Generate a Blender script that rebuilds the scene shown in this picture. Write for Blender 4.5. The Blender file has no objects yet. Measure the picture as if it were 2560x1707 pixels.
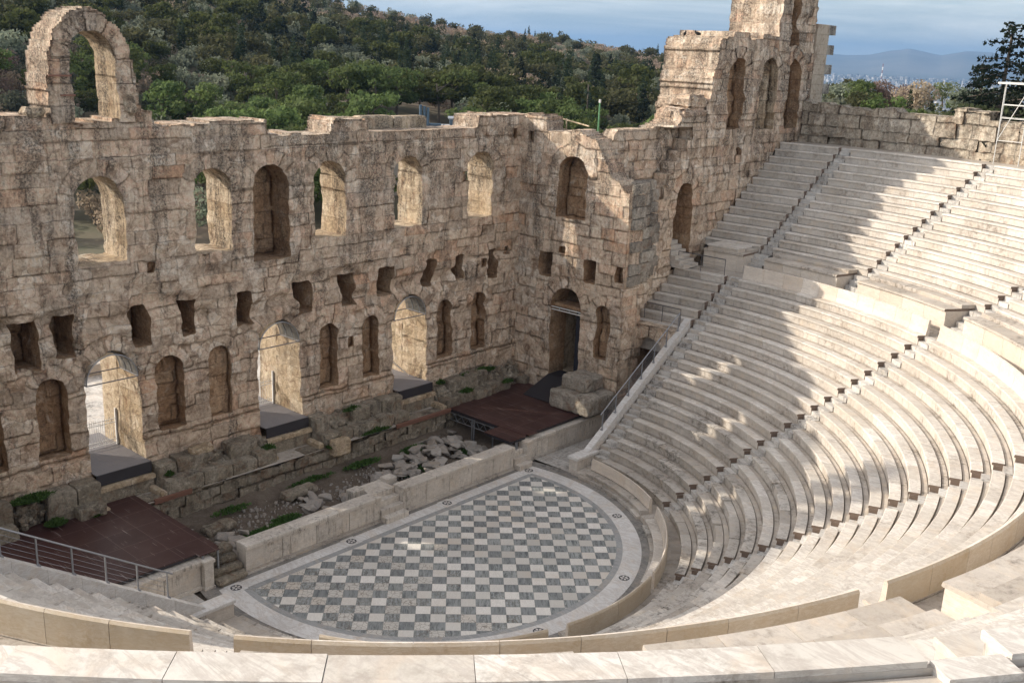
import bpy, bmesh, math, random
import numpy as np
from mathutils import Vector, Matrix
random.seed(7); RNG=np.random.RandomState(11)
R=math.radians; PI=math.pi
sc=bpy.context.scene; C=sc.collection
CAM=np.array([-27.673,-29.033,19.889])
# ---------------------------------------------------------------- noise
_H=np.random.RandomState(3).rand(4096)
def _h(ix,iy,iz,seed):
    n=(ix*374761393+iy*668265263+iz*2147483647+seed*974634777)&0x7fffffff
    n=(n^(n>>13))*1274126177&0x7fffffff
    return _H[(n^(n>>16))&4095]
def vnoise(P,scale,seed=0):
    Q=np.asarray(P,float)/scale; I=np.floor(Q).astype(np.int64); F=Q-I; F=F*F*(3-2*F)
    out=0
    for dx in (0,1):
        for dy in (0,1):
            for dz in (0,1):
                w=(F[...,0] if dx else 1-F[...,0])*(F[...,1] if dy else 1-F[...,1])*(F[...,2] if dz else 1-F[...,2])
                out=out+w*_h(I[...,0]+dx,I[...,1]+dy,I[...,2]+dz,seed)
    return out*2-1
# ---------------------------------------------------------------- objects
def tag(o,label=None,cat=None,group=None,kind=None):
    if label: o['label']=label
    if cat: o['category']=cat
    if group: o['group']=group
    if kind: o['kind']=kind
    return o
def empty(name,loc,rz=0,label=None,cat=None,group=None):
    o=bpy.data.objects.new(name,None); C.objects.link(o); o.location=loc; o.rotation_euler=(0,0,rz)
    o.empty_display_size=.3
    return tag(o,label,cat,group)
class MB:
    def __init__(s): s.v=[];s.f=[];s.t=[];s.n=0;s.mi={}
    def add(s,V,F,tint=.5):
        V=np.asarray(V,float); s.v.append(V)
        for i,f in enumerate(F):
            s.f.append([a+s.n for a in f]); s.t.append(tint if np.isscalar(tint) else tint[i])
        s.n+=len(V)
    def box(s,x0,x1,y0,y1,z0,z1,tint=.5,M=None):
        V=np.array([(x,y,z) for z in (z0,z1) for y in (y0,y1) for x in (x0,x1)],float)
        if M is not None: V=V@M[0].T+M[1]
        s.add(V,[(0,2,3,1),(4,5,7,6),(0,1,5,4),(2,6,7,3),(0,4,6,2),(1,3,7,5)],tint); return s
    def bbox(s,x0,x1,y0,y1,z0,z1,b=.02,tint=.5):   # chamfered box
        V=[];
        for z,ins in ((z0,0),(z1-b,0),(z1,b)):
            for (x,y) in ((x0,y0),(x1,y0),(x1,y1),(x0,y1)):
                cx,cy=(x0+x1)/2,(y0+y1)/2
                V.append((x+(ins if x<cx else -ins),y+(ins if y<cy else -ins),z))
        F=[(3,2,1,0),(8,9,10,11)]
        for k in (0,4):
            for i in range(4): j=(i+1)%4; F.append((k+i,k+j,k+4+j,k+4+i))
        s.add(V,F,tint); return s
    def tube(s,p0,p1,r,n=6,tint=.5,r1=None):
        p0=np.array(p0,float);p1=np.array(p1,float);d=p1-p0;L=np.linalg.norm(d)
        if L<1e-6: return s
        d/=L; a=np.cross(d,(0,0,1)) if abs(d[2])<.9 else np.cross(d,(1,0,0)); a/=np.linalg.norm(a); b=np.cross(d,a)
        r1=r if r1 is None else r1
        V=[p0+r*(math.cos(2*PI*i/n)*a+math.sin(2*PI*i/n)*b) for i in range(n)]+[p1+r1*(math.cos(2*PI*i/n)*a+math.sin(2*PI*i/n)*b) for i in range(n)]
        F=[(i,(i+1)%n,n+(i+1)%n,n+i) for i in range(n)]+[tuple(range(n-1,-1,-1)),tuple(range(n,2*n))]
        s.add(V,F,tint); return s
    def arcblock(s,prof,a0,a1,n,tint=.5,dz=0,ends=None,sides=()):   # closed (r,z) profile swept between azimuths
        m=len(prof); V=[]
        for i in range(n+1):
            a=a0+(a1-a0)*i/n; ca,sa=math.cos(a),math.sin(a)
            for r,z in prof: V.append((r*ca,r*sa,z+dz))
        F=[]
        for i in range(n):
            for j in range(m):
                k=(j+1)%m; F.append((i*m+j,i*m+k,(i+1)*m+k,(i+1)*m+j))
        F.append(tuple(range(m-1,-1,-1))); F.append(tuple(range(n*m,n*m+m)))
        b0=len(s.f)
        if ends in ('hi','both'): s.mi[b0+len(F)-1]=1
        if ends in ('lo','both'): s.mi[b0+len(F)-2]=1
        for i in range(n):
            for j in sides: s.mi[b0+i*m+j]=1
        s.add(V,F,tint); return s
    def build(s,name,mat,parent=None,smooth=False,loc=None,local=False,uv=None,mat2=None):
        V=np.concatenate(s.v) if s.v else np.zeros((0,3))
        if parent is not None:
            if not local: V=V-np.array(parent.location)
            off=(0,0,0)
        else:
            off=np.array(loc) if loc is not None else (np.array([V[:,0].mean(),V[:,1].mean(),V[:,2].min()]) if not local else np.zeros(3))
            if not local: V=V-off
        me=bpy.data.meshes.new(name)
        me.from_pydata(V.tolist(),[],s.f)
        at=me.attributes.new('tint','FLOAT','FACE'); at.data.foreach_set('value',np.array(s.t,float))
        if uv is not None:
            l=me.uv_layers.new(name='UVMap'); l.data.foreach_set('uv',np.asarray(uv,float).ravel())
        if smooth: me.polygons.foreach_set('use_smooth',[True]*len(me.polygons))
        me.update()
        o=bpy.data.objects.new(name,me); C.objects.link(o)
        if mat: me.materials.append(mat)
        if mat2:
            me.materials.append(mat2)
            for k_,v_ in s.mi.items(): me.polygons[k_].material_index=v_
        if parent is not None: o.parent=parent
        else: o.location=off
        return o
def fixn(o):
    bm=bmesh.new(); bm.from_mesh(o.data); bmesh.ops.recalc_face_normals(bm,faces=bm.faces); bm.to_mesh(o.data); bm.free(); return o
# ---------------------------------------------------------------- materials
def mat(name):
    m=bpy.data.materials.new(name); m.use_nodes=True; nt=m.node_tree; b=nt.nodes['Principled BSDF']
    return m,nt,b
def N(nt,t,**k):
    n=nt.nodes.new(t)
    for a,v in k.items():
        if a in n.inputs.keys() if isinstance(a,str) else False: n.inputs[a].default_value=v
        else: setattr(n,a,v)
    return n
def L(nt,a,b): nt.links.new(a,b)
def noise(nt,vec,scale,detail=4,rough=.6,dist=0):
    n=nt.nodes.new('ShaderNodeTexNoise'); n.inputs['Scale'].default_value=scale; n.inputs['Detail'].default_value=detail
    n.inputs['Roughness'].default_value=rough; n.inputs['Distortion'].default_value=dist
    if vec is not None: L(nt,vec,n.inputs['Vector'])
    return n.outputs['Fac']
def ramp(nt,fac,stops,interp='LINEAR'):
    n=nt.nodes.new('ShaderNodeValToRGB'); n.color_ramp.interpolation=interp
    while len(n.color_ramp.elements)<len(stops): n.color_ramp.elements.new(.5)
    for e,(p,c) in zip(n.color_ramp.elements,stops):
        e.position=p; e.color=(c,c,c,1) if np.isscalar(c) else (*c,1)
    L(nt,fac,n.inputs['Fac']); return n.outputs['Color']
def mix(nt,fac,a,b,mode='MIX'):
    n=nt.nodes.new('ShaderNodeMix'); n.data_type='RGBA'; n.blend_type=mode
    for sock,v in ((n.inputs[0],fac),(n.inputs[6],a),(n.inputs[7],b)):
        if hasattr(v,'node'): L(nt,v,sock)
        elif np.isscalar(v): sock.default_value=v if sock==n.inputs[0] else (v,v,v,1)
        else: sock.default_value=(*v,1)
    return n.outputs[2]
def mth(nt,op,a,b=None,c=None):
    n=nt.nodes.new('ShaderNodeMath'); n.operation=op
    for i,v in enumerate((a,b,c)):
        if v is None: continue
        if hasattr(v,'node'): L(nt,v,n.inputs[i])
        else: n.inputs[i].default_value=v
    return n.outputs[0]
def geo_pos(nt): return nt.nodes.new('ShaderNodeNewGeometry').outputs['Position']
def mapping(nt,vec,scale=(1,1,1),rot=(0,0,0)):
    n=nt.nodes.new('ShaderNodeMapping'); L(nt,vec,n.inputs['Vector']); n.inputs['Scale'].default_value=scale; n.inputs['Rotation'].default_value=rot
    return n.outputs[0]
def attr(nt,name,t='GEOMETRY'):
    n=nt.nodes.new('ShaderNodeAttribute'); n.attribute_name=name; n.attribute_type=t; return n.outputs['Fac']
def bump(nt,b,h,strength=.4,dist=.05):
    n=nt.nodes.new('ShaderNodeBump'); n.inputs['Strength'].default_value=strength; n.inputs['Distance'].default_value=dist
    L(nt,h,n.inputs['Height']); L(nt,n.outputs[0],b.inputs['Normal'])

def stone_wall_mat(name,cols,dark=(.055,.048,.042),streak=.5,joints=True,grey=(.42,.38,.33),rubble=.6,pit=.85):
    m,nt,b=mat(name); P=geo_pos(nt); t=attr(nt,'tint')
    base=ramp(nt,t,cols)
    # wavy distorted position for rubble fragments and mortar
    nv=nt.nodes.new('ShaderNodeTexNoise'); nv.inputs['Scale'].default_value=1.9; nv.inputs['Detail'].default_value=3; L(nt,P,nv.inputs['Vector'])
    pv=nt.nodes.new('ShaderNodeVectorMath'); pv.operation='MULTIPLY_ADD'; L(nt,nv.outputs['Color'],pv.inputs[0]); pv.inputs[1].default_value=(.42,.42,.42); L(nt,P,pv.inputs[2])
    vc=nt.nodes.new('ShaderNodeTexVoronoi'); vc.inputs['Scale'].default_value=2.3; L(nt,pv.outputs[0],vc.inputs['Vector'])
    vo=nt.nodes.new('ShaderNodeTexVoronoi'); vo.feature='DISTANCE_TO_EDGE'; vo.inputs['Scale'].default_value=2.3; L(nt,pv.outputs[0],vo.inputs['Vector'])
    sc_=nt.nodes.new('ShaderNodeSeparateXYZ'); L(nt,vc.outputs['Color'],sc_.inputs[0])
    frag=ramp(nt,sc_.outputs[0],[(0,tuple(x*.8 for x in cols[0][1])),(.3,cols[1][1]),(.55,tuple(min(1,x*1.12) for x in cols[1][1])),(.8,cols[-1][1]),(1,tuple(min(1,x*1.15) for x in cols[-1][1]))])
    zone=ramp(nt,noise(nt,P,.33,4,.6,.4),[(.44,0),(.54,rubble)])
    base=mix(nt,zone,base,frag)
    cm=mth(nt,'MULTIPLY',ramp(nt,vo.outputs['Distance'],[(0,1),(.045,0)]),mth(nt,'ADD',mth(nt,'MULTIPLY',zone,.7),.12))
    base=mix(nt,cm,base,tuple(x*.8 for x in cols[0][1]))
    big=noise(nt,P,.42,5,.65,.3); base=mix(nt,ramp(nt,big,[(.50,0),(.70,.45)]),base,grey)
    med=noise(nt,P,1.7,7,.75,.8); base=mix(nt,ramp(nt,med,[(.30,.9),(.49,0)]),base,(.22,.125,.075))
    base=mix(nt,ramp(nt,med,[(.56,0),(.70,.55)]),base,(.70,.62,.52))
    fine=noise(nt,P,6.5,8,.8,.3); fc=ramp(nt,fine,[(.30,.12),(.46,.42),(.56,.56),(.72,.9)])
    base=mix(nt,.85*pit,base,fc,'OVERLAY')
    ps=mapping(nt,P,(1,1,.16)); st=noise(nt,ps,1.3,6,.75,.4)
    zz=nt.nodes.new('ShaderNodeSeparateXYZ'); L(nt,P,zz.inputs[0])
    hi=nt.nodes.new('ShaderNodeMapRange'); L(nt,zz.outputs[2],hi.inputs[0]); hi.inputs[1].default_value=8; hi.inputs[2].default_value=17; hi.inputs[3].default_value=0; hi.inputs[4].default_value=.105
    stm=ramp(nt,mth(nt,'ADD',st,hi.outputs[0]),[(.52,0),(.64,min(1,streak*1.8))])
    spk=noise(nt,P,11,4,.85); stm=mth(nt,'MULTIPLY',stm,ramp(nt,spk,[(.40,1),(.60,.12)]))
    base=mix(nt,stm,base,dark)
    h=mth(nt,'ADD',mth(nt,'MULTIPLY',fine,1.1),mth(nt,'MULTIPLY',med,.8)); h=mth(nt,'SUBTRACT',h,mth(nt,'MULTIPLY',cm,.3))
    if joints:
        uv=nt.nodes.new('ShaderNodeUVMap').outputs[0]
        s2=nt.nodes.new('ShaderNodeSeparateXYZ'); L(nt,uv,s2.inputs[0])
        def edge(o,w):
            f=mth(nt,'FRACT',o); d=mth(nt,'MINIMUM',f,mth(nt,'SUBTRACT',1,f)); return mth(nt,'LESS_THAN',d,w)
        wob=mth(nt,'MULTIPLY',noise(nt,P,6,2),.05)
        def edge2(o,w):
            f=mth(nt,'FRACT',o); d=mth(nt,'MINIMUM',f,mth(nt,'SUBTRACT',1,f))
            q=nt.nodes.new('ShaderNodeMapRange'); L(nt,mth(nt,'ADD',d,wob),q.inputs[0]); q.inputs[1].default_value=.025; q.inputs[2].default_value=w+.035; q.inputs[3].default_value=1; q.inputs[4].default_value=0
            return q.outputs[0]
        jn=mth(nt,'MAXIMUM',edge2(s2.outputs[0],.018),edge2(s2.outputs[1],.04))
        jn=mth(nt,'MULTIPLY',jn,ramp(nt,noise(nt,P,.9,3),[(.36,.1),(.62,1)]))
        base=mix(nt,mth(nt,'MULTIPLY',jn,.6),base,(.14,.10,.072))
        h=mth(nt,'SUBTRACT',h,mth(nt,'MULTIPLY',jn,.28))
    L(nt,base,b.inputs['Base Color']); b.inputs['Roughness'].default_value=.92; b.inputs['Specular IOR Level'].default_value=.15
    bump(nt,b,h,1.0,.10); return m
WARM=[(0,(.46,.36,.27)),(.2,(.60,.47,.35)),(.5,(.70,.56,.42)),(.76,(.68,.51,.37)),(.90,(.62,.40,.26)),(1,(.80,.70,.58))]
M_wall=stone_wall_mat('weathered_wall_stone',WARM)
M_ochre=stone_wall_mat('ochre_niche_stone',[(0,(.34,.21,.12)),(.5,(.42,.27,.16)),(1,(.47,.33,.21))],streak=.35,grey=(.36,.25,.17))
M_wall2=stone_wall_mat('weathered_wall_stone_plain',WARM,joints=False)
M_ochre2=stone_wall_mat('ochre_stone_plain',[(0,(.34,.21,.12)),(.5,(.42,.27,.16)),(1,(.47,.33,.21))],streak=.35,grey=(.36,.25,.17),joints=False)
M_jamb2=stone_wall_mat('sandy_jamb_stone_plain',[(0,(.42,.32,.21)),(.5,(.52,.41,.28)),(1,(.60,.50,.38))],streak=.5,grey=(.44,.37,.29),joints=False)
M_jamb=stone_wall_mat('sandy_jamb_stone',[(0,(.40,.30,.19)),(.5,(.52,.40,.27)),(1,(.62,.52,.39))],streak=.55,grey=(.42,.35,.27))
M_block=stone_wall_mat('grey_foundation_stone',[(0,(.21,.18,.14)),(.5,(.30,.26,.20)),(1,(.36,.32,.26))],streak=.7,joints=False,grey=(.22,.20,.16))
M_lich=stone_wall_mat('lichen_dark_stone',[(0,(.24,.215,.18)),(.5,(.34,.30,.25)),(1,(.42,.38,.32))],streak=1.0,joints=False,grey=(.20,.19,.17),rubble=.3)
M_rub=stone_wall_mat('outer_rubble_stone',[(0,(.42,.35,.27)),(.5,(.54,.46,.36)),(1,(.62,.55,.45))],streak=.32,grey=(.38,.34,.28))
M_beige=stone_wall_mat('restored_beige_block',[(0,(.48,.40,.31)),(1,(.56,.47,.37))],streak=.1,joints=False,grey=(.50,.43,.34),rubble=0,pit=.3)

M_beige2=stone_wall_mat('weathered_pier_block',[(0,(.34,.31,.27)),(1,(.50,.46,.40))],streak=.6,joints=False,grey=(.36,.34,.30),rubble=0,pit=.6)
def marble_mat(name,c0,c1,vein=(.42,.37,.33),dirt=.35,dirtc=(.24,.20,.17),rough=.55,veinamt=.5,drip=0):
    m,nt,b=mat(name); P=geo_pos(nt); t=attr(nt,'tint')
    base=ramp(nt,t,[(0,c0),(.5,tuple((a+b_)/2 for a,b_ in zip(c0,c1))),(1,c1)])
    off=nt.nodes.new('ShaderNodeVectorMath'); off.operation='MULTIPLY_ADD'
    cb=nt.nodes.new('ShaderNodeCombineXYZ'); L(nt,t,cb.inputs[0]); L(nt,t,cb.inputs[1]); L(nt,t,cb.inputs[2])
    L(nt,cb.outputs[0],off.inputs[0]); off.inputs[1].default_value=(37,91,53); L(nt,P,off.inputs[2]); V=off.outputs[0]
    vs=mapping(nt,V,(1.4,.5,3.2),(0,0,.6)); v=noise(nt,vs,2.0,7,.7,1.2)
    base=mix(nt,mth(nt,'MULTIPLY',ramp(nt,v,[(.44,0),(.5,1),(.56,0)]),veinamt),base,vein)
    v2=noise(nt,V,1.2,5,.7,.8); base=mix(nt,ramp(nt,v2,[(.5,0),(.72,.35)]),base,(.60,.44,.28))
    d=noise(nt,P,.55,6,.72); d2=noise(nt,P,5,6,.75); dm=mth(nt,'MULTIPLY',ramp(nt,d,[(.40,0),(.66,1)]),ramp(nt,d2,[(.42,0),(.62,1)]))
    base=mix(nt,mth(nt,'MULTIPLY',dm,dirt*1.6),base,dirtc)
    base=mix(nt,ramp(nt,d2,[(.3,.25),(.6,0)]),base,dirtc)
    if drip:
        dr=noise(nt,mapping(nt,P,(1,1,.10)),6.5,5,.8); ar=noise(nt,P,.8,3); base=mix(nt,mth(nt,'MULTIPLY',ramp(nt,dr,[(.53,0),(.63,drip)]),ramp(nt,ar,[(.42,0),(.58,1)])),base,(.06,.052,.045))
    L(nt,base,b.inputs['Base Color']); b.inputs['Roughness'].default_value=rough; b.inputs['Specular IOR Level'].default_value=.3
    bump(nt,b,mth(nt,'ADD',d2,mth(nt,'MULTIPLY',v,.4)),.25,.02); return m
M_mar=marble_mat('seat_marble',(.55,.51,.45),(.72,.685,.63),veinamt=.7,dirt=.55,dirtc=(.30,.26,.22))
M_old=marble_mat('old_seat_marble',(.42,.38,.33),(.66,.62,.56),dirt=.8,dirtc=(.13,.115,.10),rough=.7)
M_ris=marble_mat('riser_marble',(.48,.44,.385),(.67,.625,.565),dirt=.7,dirtc=(.24,.20,.165),drip=.35)
M_stp=marble_mat('step_marble',(.46,.44,.41),(.66,.64,.60),dirt=.75,dirtc=(.13,.12,.11),drip=.7)
M_pod=marble_mat('podium_marble',(.60,.52,.43),(.70,.64,.56),dirt=.3)
M_honey=marble_mat('honey_stained_marble',(.58,.51,.41),(.69,.63,.54),vein=(.50,.40,.26),dirt=.4,dirtc=(.36,.25,.14))
M_white=marble_mat('white_band_marble',(.62,.61,.59),(.72,.71,.69),dirt=.15,rough=.45)
M_grym=marble_mat('grey_border_marble',(.25,.265,.27),(.32,.335,.34),vein=(.45,.45,.44),dirt=.3,rough=.5)
M_gut=marble_mat('dark_gutter_stone',(.19,.185,.175),(.27,.26,.24),dirt=.8,dirtc=(.08,.075,.07))
M_pulp=marble_mat('stage_front_marble',(.56,.51,.45),(.70,.65,.58),dirt=.45,dirtc=(.12,.105,.09),drip=.75)
M_foot=marble_mat('footwell_stone',(.42,.375,.32),(.55,.50,.44),dirt=.7,dirtc=(.17,.145,.12),rough=.8)
def plain(name,c,rough=.6,metal=0,var=.12,sc_=3.0):
    m,nt,b=mat(name); P=geo_pos(nt); n=noise(nt,P,sc_,5,.7)
    L(nt,mix(nt,n,tuple(x*(1-var) for x in c),tuple(min(1,x*(1+var)) for x in c)),b.inputs['Base Color'])
    b.inputs['Roughness'].default_value=rough; b.inputs['Metallic'].default_value=metal; bump(nt,b,n,.1,.01); return m
M_steel=plain('galvanised_steel',(.30,.31,.33),.45,.6)
M_drail=plain('dark_grey_rail',(.09,.09,.10),.5,.3)
M_paint=plain('white_painted_steel',(.62,.61,.58),.5,0)
M_rust=plain('rusty_iron',(.20,.10,.07),.8,.2)
M_black=plain('black_fascia_board',(.025,.023,.028),.6)
M_deckg=plain('grey_deck_board',(.16,.15,.155),.7)
M_dark=plain('dark_recess',(.02,.018,.016),.9)
M_door=plain('dark_steel_door',(.03,.032,.045),.5)
M_blue=plain('blue_cladding',(.05,.085,.12),.5)
M_bark=plain('tree_bark',(.12,.095,.075),.9,0,.3,6)
M_brown=plain('bench_end_patina_shade',(.16,.115,.088),.75,0,.4,8)  # brown patina with shade painted in, for ends turned from the sun
def stage_mat():
    m,nt,b=mat('brown_stage_board'); P=geo_pos(nt); br=nt.nodes.new('ShaderNodeTexBrick'); L(nt,P,br.inputs['Vector'])
    br.offset=0; br.inputs['Scale'].default_value=1; br.inputs['Brick Width'].default_value=1.22; br.inputs['Row Height'].default_value=1.22
    br.inputs['Mortar Size'].default_value=.01; br.inputs['Color1'].default_value=(.036,.013,.012,1); br.inputs['Color2'].default_value=(.052,.020,.018,1); br.inputs['Mortar'].default_value=(.13,.085,.075,1)
    n=noise(nt,P,1.2,6,.7); c=mix(nt,ramp(nt,n,[(.45,0),(.7,.4)]),br.outputs['Color'],(.085,.048,.042))
    sc1=noise(nt,mapping(nt,P,(30,1,1),(0,0,.5)),.7,2,.5); c=mix(nt,ramp(nt,sc1,[(.68,0),(.70,.6)]),c,(.35,.3,.28))
    L(nt,c,b.inputs['Base Color']); b.inputs['Roughness'].default_value=.5; bump(nt,b,br.outputs['Fac'],-.3,.01); return m
M_stage=stage_mat()
def soil_mat():
    m,nt,b=mat('pit_soil'); P=geo_pos(nt); n=noise(nt,P,.8,6,.7); n2=noise(nt,P,9,5,.8)
    c=ramp(nt,n,[(.3,(.075,.058,.042)),(.5,(.13,.10,.075)),(.66,(.17,.14,.11))]); c=mix(nt,ramp(nt,n2,[(.5,0),(.72,.6)]),c,(.26,.22,.18))
    L(nt,c,b.inputs['Base Color']); b.inputs['Roughness'].default_value=.95; bump(nt,b,mth(nt,'ADD',n,n2),1.0,.08); return m
M_soil=soil_mat()
def floor_mat():
    # diamond-laid chequer of white and grey veined marble
    m,nt,b=mat('chequered_marble_floor'); P=geo_pos(nt); sp=nt.nodes.new('ShaderNodeSeparateXYZ'); L(nt,P,sp.inputs[0])
    k=1/(math.sqrt(2)*.55); X,Y=sp.outputs[0],sp.outputs[1]
    i=mth(nt,'ADD',mth(nt,'MULTIPLY',mth(nt,'SUBTRACT',X,Y),k),-2.62865+100); kk=mth(nt,'ADD',mth(nt,'MULTIPLY',mth(nt,'ADD',X,Y),k),11.6895+100)
    fi,fk=mth(nt,'FLOOR',i),mth(nt,'FLOOR',kk)
    par=mth(nt,'MODULO',mth(nt,'ADD',fi,fk),2.0)
    cb=nt.nodes.new('ShaderNodeCombineXYZ'); L(nt,fi,cb.inputs[0]); L(nt,fk,cb.inputs[1])
    wn=nt.nodes.new('ShaderNodeTexWhiteNoise'); wn.noise_dimensions='2D'; L(nt,cb.outputs[0],wn.inputs['Vector']); rnd=wn.outputs['Value']
    off=nt.nodes.new('ShaderNodeVectorMath'); off.operation='MULTIPLY_ADD'; L(nt,wn.outputs['Color'],off.inputs[0]); off.inputs[1].default_value=(50,50,50)
    cb2=nt.nodes.new('ShaderNodeCombineXYZ'); L(nt,i,cb2.inputs[0]); L(nt,kk,cb2.inputs[1]); L(nt,cb2.outputs[0],off.inputs[2]); V=off.outputs[0]
    vn=noise(nt,mapping(nt,V,(3.2,.7,1)),1.6,6,.7,1.0); vb=noise(nt,mapping(nt,V,(7,.6,1)),1.0,3,.6,.3)
    dark=mix(nt,ramp(nt,vn,[(.38,0),(.60,1)]),(.10,.115,.12),(.34,.355,.34)); dark=mix(nt,ramp(nt,vb,[(.5,0),(.56,.6)]),dark,(.35,.37,.37))
    dark=mix(nt,mth(nt,'MULTIPLY',rnd,.5),dark,(.10,.11,.12))
    lt=mix(nt,rnd,(.48,.46,.42),(.74,.71,.66)); lt=mix(nt,ramp(nt,vn,[(.45,0),(.5,.35),(.56,0)]),lt,(.46,.43,.39)); 
    lt=mix(nt,mth(nt,'MULTIPLY',ramp(nt,noise(nt,P,.35,3),[(.5,0),(.66,1)]),.35),lt,(.55,.44,.33))
    c=mix(nt,par,dark,lt)
    def ed(o):
        f=mth(nt,'FRACT',o); return mth(nt,'LESS_THAN',mth(nt,'MINIMUM',f,mth(nt,'SUBTRACT',1,f)),.012)
    c=mix(nt,mth(nt,'MULTIPLY',mth(nt,'MAXIMUM',ed(i),ed(kk)),.6),c,(.17,.165,.15))
    # cracked old slabs towards the left corner
    vo=nt.nodes.new('ShaderNodeTexVoronoi'); vo.feature='DISTANCE_TO_EDGE'; vo.inputs['Scale'].default_value=5.5; L(nt,P,vo.inputs['Vector'])
    sel=mth(nt,'MULTIPLY',mth(nt,'LESS_THAN',mth(nt,'ADD',mth(nt,'MULTIPLY',X,.09),rnd),-.02),ramp(nt,vo.outputs['Distance'],[(0,.9),(.055,0)]))
    c=mix(nt,sel,c,(.13,.10,.075))
    L(nt,c,b.inputs['Base Color']); b.inputs['Roughness'].default_value=.42; b.inputs['Specular IOR Level'].default_value=.35
    bump(nt,b,mth(nt,'SUBTRACT',0,mth(nt,'MAXIMUM',ed(i),ed(kk))),.2,.005); return m
M_floor=floor_mat()
def glass_mat():
    m,nt,b=mat('smoked_canopy_sheet'); b.inputs['Base Color'].default_value=(.07,.075,.075,1); b.inputs['Roughness'].default_value=.3
    b.inputs['Alpha'].default_value=.7; return m
M_glass=glass_mat()
def leaf_mat(name,c0,c1,c2=None):
    m,nt,b=mat(name); t=attr(nt,'tint'); oi=nt.nodes.new('ShaderNodeObjectInfo').outputs['Random']; P=geo_pos(nt)
    c=ramp(nt,t,[(0,c0),(1,c1)]); 
    if c2: c=mix(nt,mth(nt,'MULTIPLY',ramp(nt,noise(nt,P,.05,2),[(.4,0),(.6,1)]),.6),c,c2)
    h=nt.nodes.new('ShaderNodeHueSaturation'); L(nt,c,h.inputs['Color']); L(nt,mth(nt,'ADD',mth(nt,'MULTIPLY',oi,.05),.475),h.inputs['Hue']); L(nt,mth(nt,'ADD',mth(nt,'MULTIPLY',oi,.95),.68),h.inputs['Value']); h.inputs['Saturation'].default_value=.88
    L(nt,h.outputs[0],b.inputs['Base Color']); b.inputs['Roughness'].default_value=.8; b.inputs['Specular IOR Level'].default_value=.2
    tl=nt.nodes.new('ShaderNodeBsdfTranslucent'); L(nt,h.outputs[0],tl.inputs['Color']); ms=nt.nodes.new('ShaderNodeMixShader'); ms.inputs[0].default_value=.45; L(nt,b.outputs[0],ms.inputs[1]); L(nt,tl.outputs[0],ms.inputs[2]); L(nt,ms.outputs[0],nt.nodes['Material Output'].inputs['Surface'])
    return m
# ---------------------------------------------------------------- camera, light, sky
cam=bpy.data.cameras.new('camera'); co=bpy.data.objects.new('camera',cam); C.objects.link(co); sc.camera=co
cam.sensor_width=36; cam.lens=36.5625; cam.clip_start=.3; cam.clip_end=40000
_R=Vector((.67316,-.73844,.03953)); _U=Vector((.17575,.21167,.96141)); _B=Vector((-.71831,-.64024,.27227))
co.matrix_world=Matrix(((_R.x,_U.x,_B.x,CAM[0]),(_R.y,_U.y,_B.y,CAM[1]),(_R.z,_U.z,_B.z,CAM[2]),(0,0,0,1)))
SUN_EL=R(26); SUN_TR=np.array([.555,-.832])           # horizontal direction the light travels
sun=bpy.data.lights.new('sun','SUN'); sun.energy=2.25; sun.angle=R(.9); sun.color=(1,.90,.76)
so=bpy.data.objects.new('sun',sun); C.objects.link(so); so.location=(-60,90,80)
d=Vector((SUN_TR[0]*math.cos(SUN_EL),SUN_TR[1]*math.cos(SUN_EL),-math.sin(SUN_EL)))
so.rotation_euler=d.to_track_quat('-Z','Y').to_euler()
w=bpy.data.worlds.new('World'); sc.world=w; w.use_nodes=True; nt=w.node_tree; bg=nt.nodes['Background']
sky=nt.nodes.new('ShaderNodeTexSky'); sky.sky_type='NISHITA'; sky.sun_disc=False; sky.sun_elevation=SUN_EL
sky.sun_rotation=math.atan2(-SUN_TR[0],-SUN_TR[1]); sky.altitude=100; sky.air_density=1.0; sky.dust_density=.8; sky.ozone_density=1.5
tc=nt.nodes.new('ShaderNodeTexCoord').outputs['Generated']
sx=nt.nodes.new('ShaderNodeSeparateXYZ'); L(nt,tc,sx.inputs[0])
cl=noise(nt,mapping(nt,tc,(1,1,9)),3.0,8,.62,.8); clm=ramp(nt,cl,[(.36,.0),(.60,1.0)])
lum=nt.nodes.new('ShaderNodeRGBToBW'); L(nt,sky.outputs[0],lum.inputs[0])
cloud=mix(nt,1.0,lum.outputs[0],(1.75,1.64,1.52),'MULTIPLY')
high=nt.nodes.new('ShaderNodeMapRange'); L(nt,sx.outputs[2],high.inputs[0]); high.inputs[1].default_value=.10; high.inputs[2].default_value=.45; high.inputs[3].default_value=.0; high.inputs[4].default_value=.78
skyc=mix(nt,high.outputs[0],sky.outputs[0],cloud)                 # milky veil above the view, added and brightened as fill for shaded parts
# distant blue-grey bank of air and streaky cloud near the horizon
bank_=nt.nodes.new('ShaderNodeMapRange'); L(nt,sx.outputs[2],bank_.inputs[0]); bank_.inputs[1].default_value=.04; bank_.inputs[2].default_value=.35; bank_.inputs[3].default_value=.93; bank_.inputs[4].default_value=.0
bankc=mix(nt,clm,(1.22,1.50,1.72),(2.15,2.3,2.4))
skyc=mix(nt,bank_.outputs[0],skyc,bankc)
L(nt,skyc,bg.inputs['Color']); bg.inputs['Strength'].default_value=.15
sc.view_settings.view_transform='Standard'; sc.view_settings.look='None'; sc.view_settings.exposure=1.36; sc.view_settings.gamma=1
sc.cycles.max_bounces=6; sc.cycles.diffuse_bounces=4; sc.cycles.transparent_max_bounces=12; sc.cycles.volume_bounces=0
sc.cycles.use_denoising=True

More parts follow.
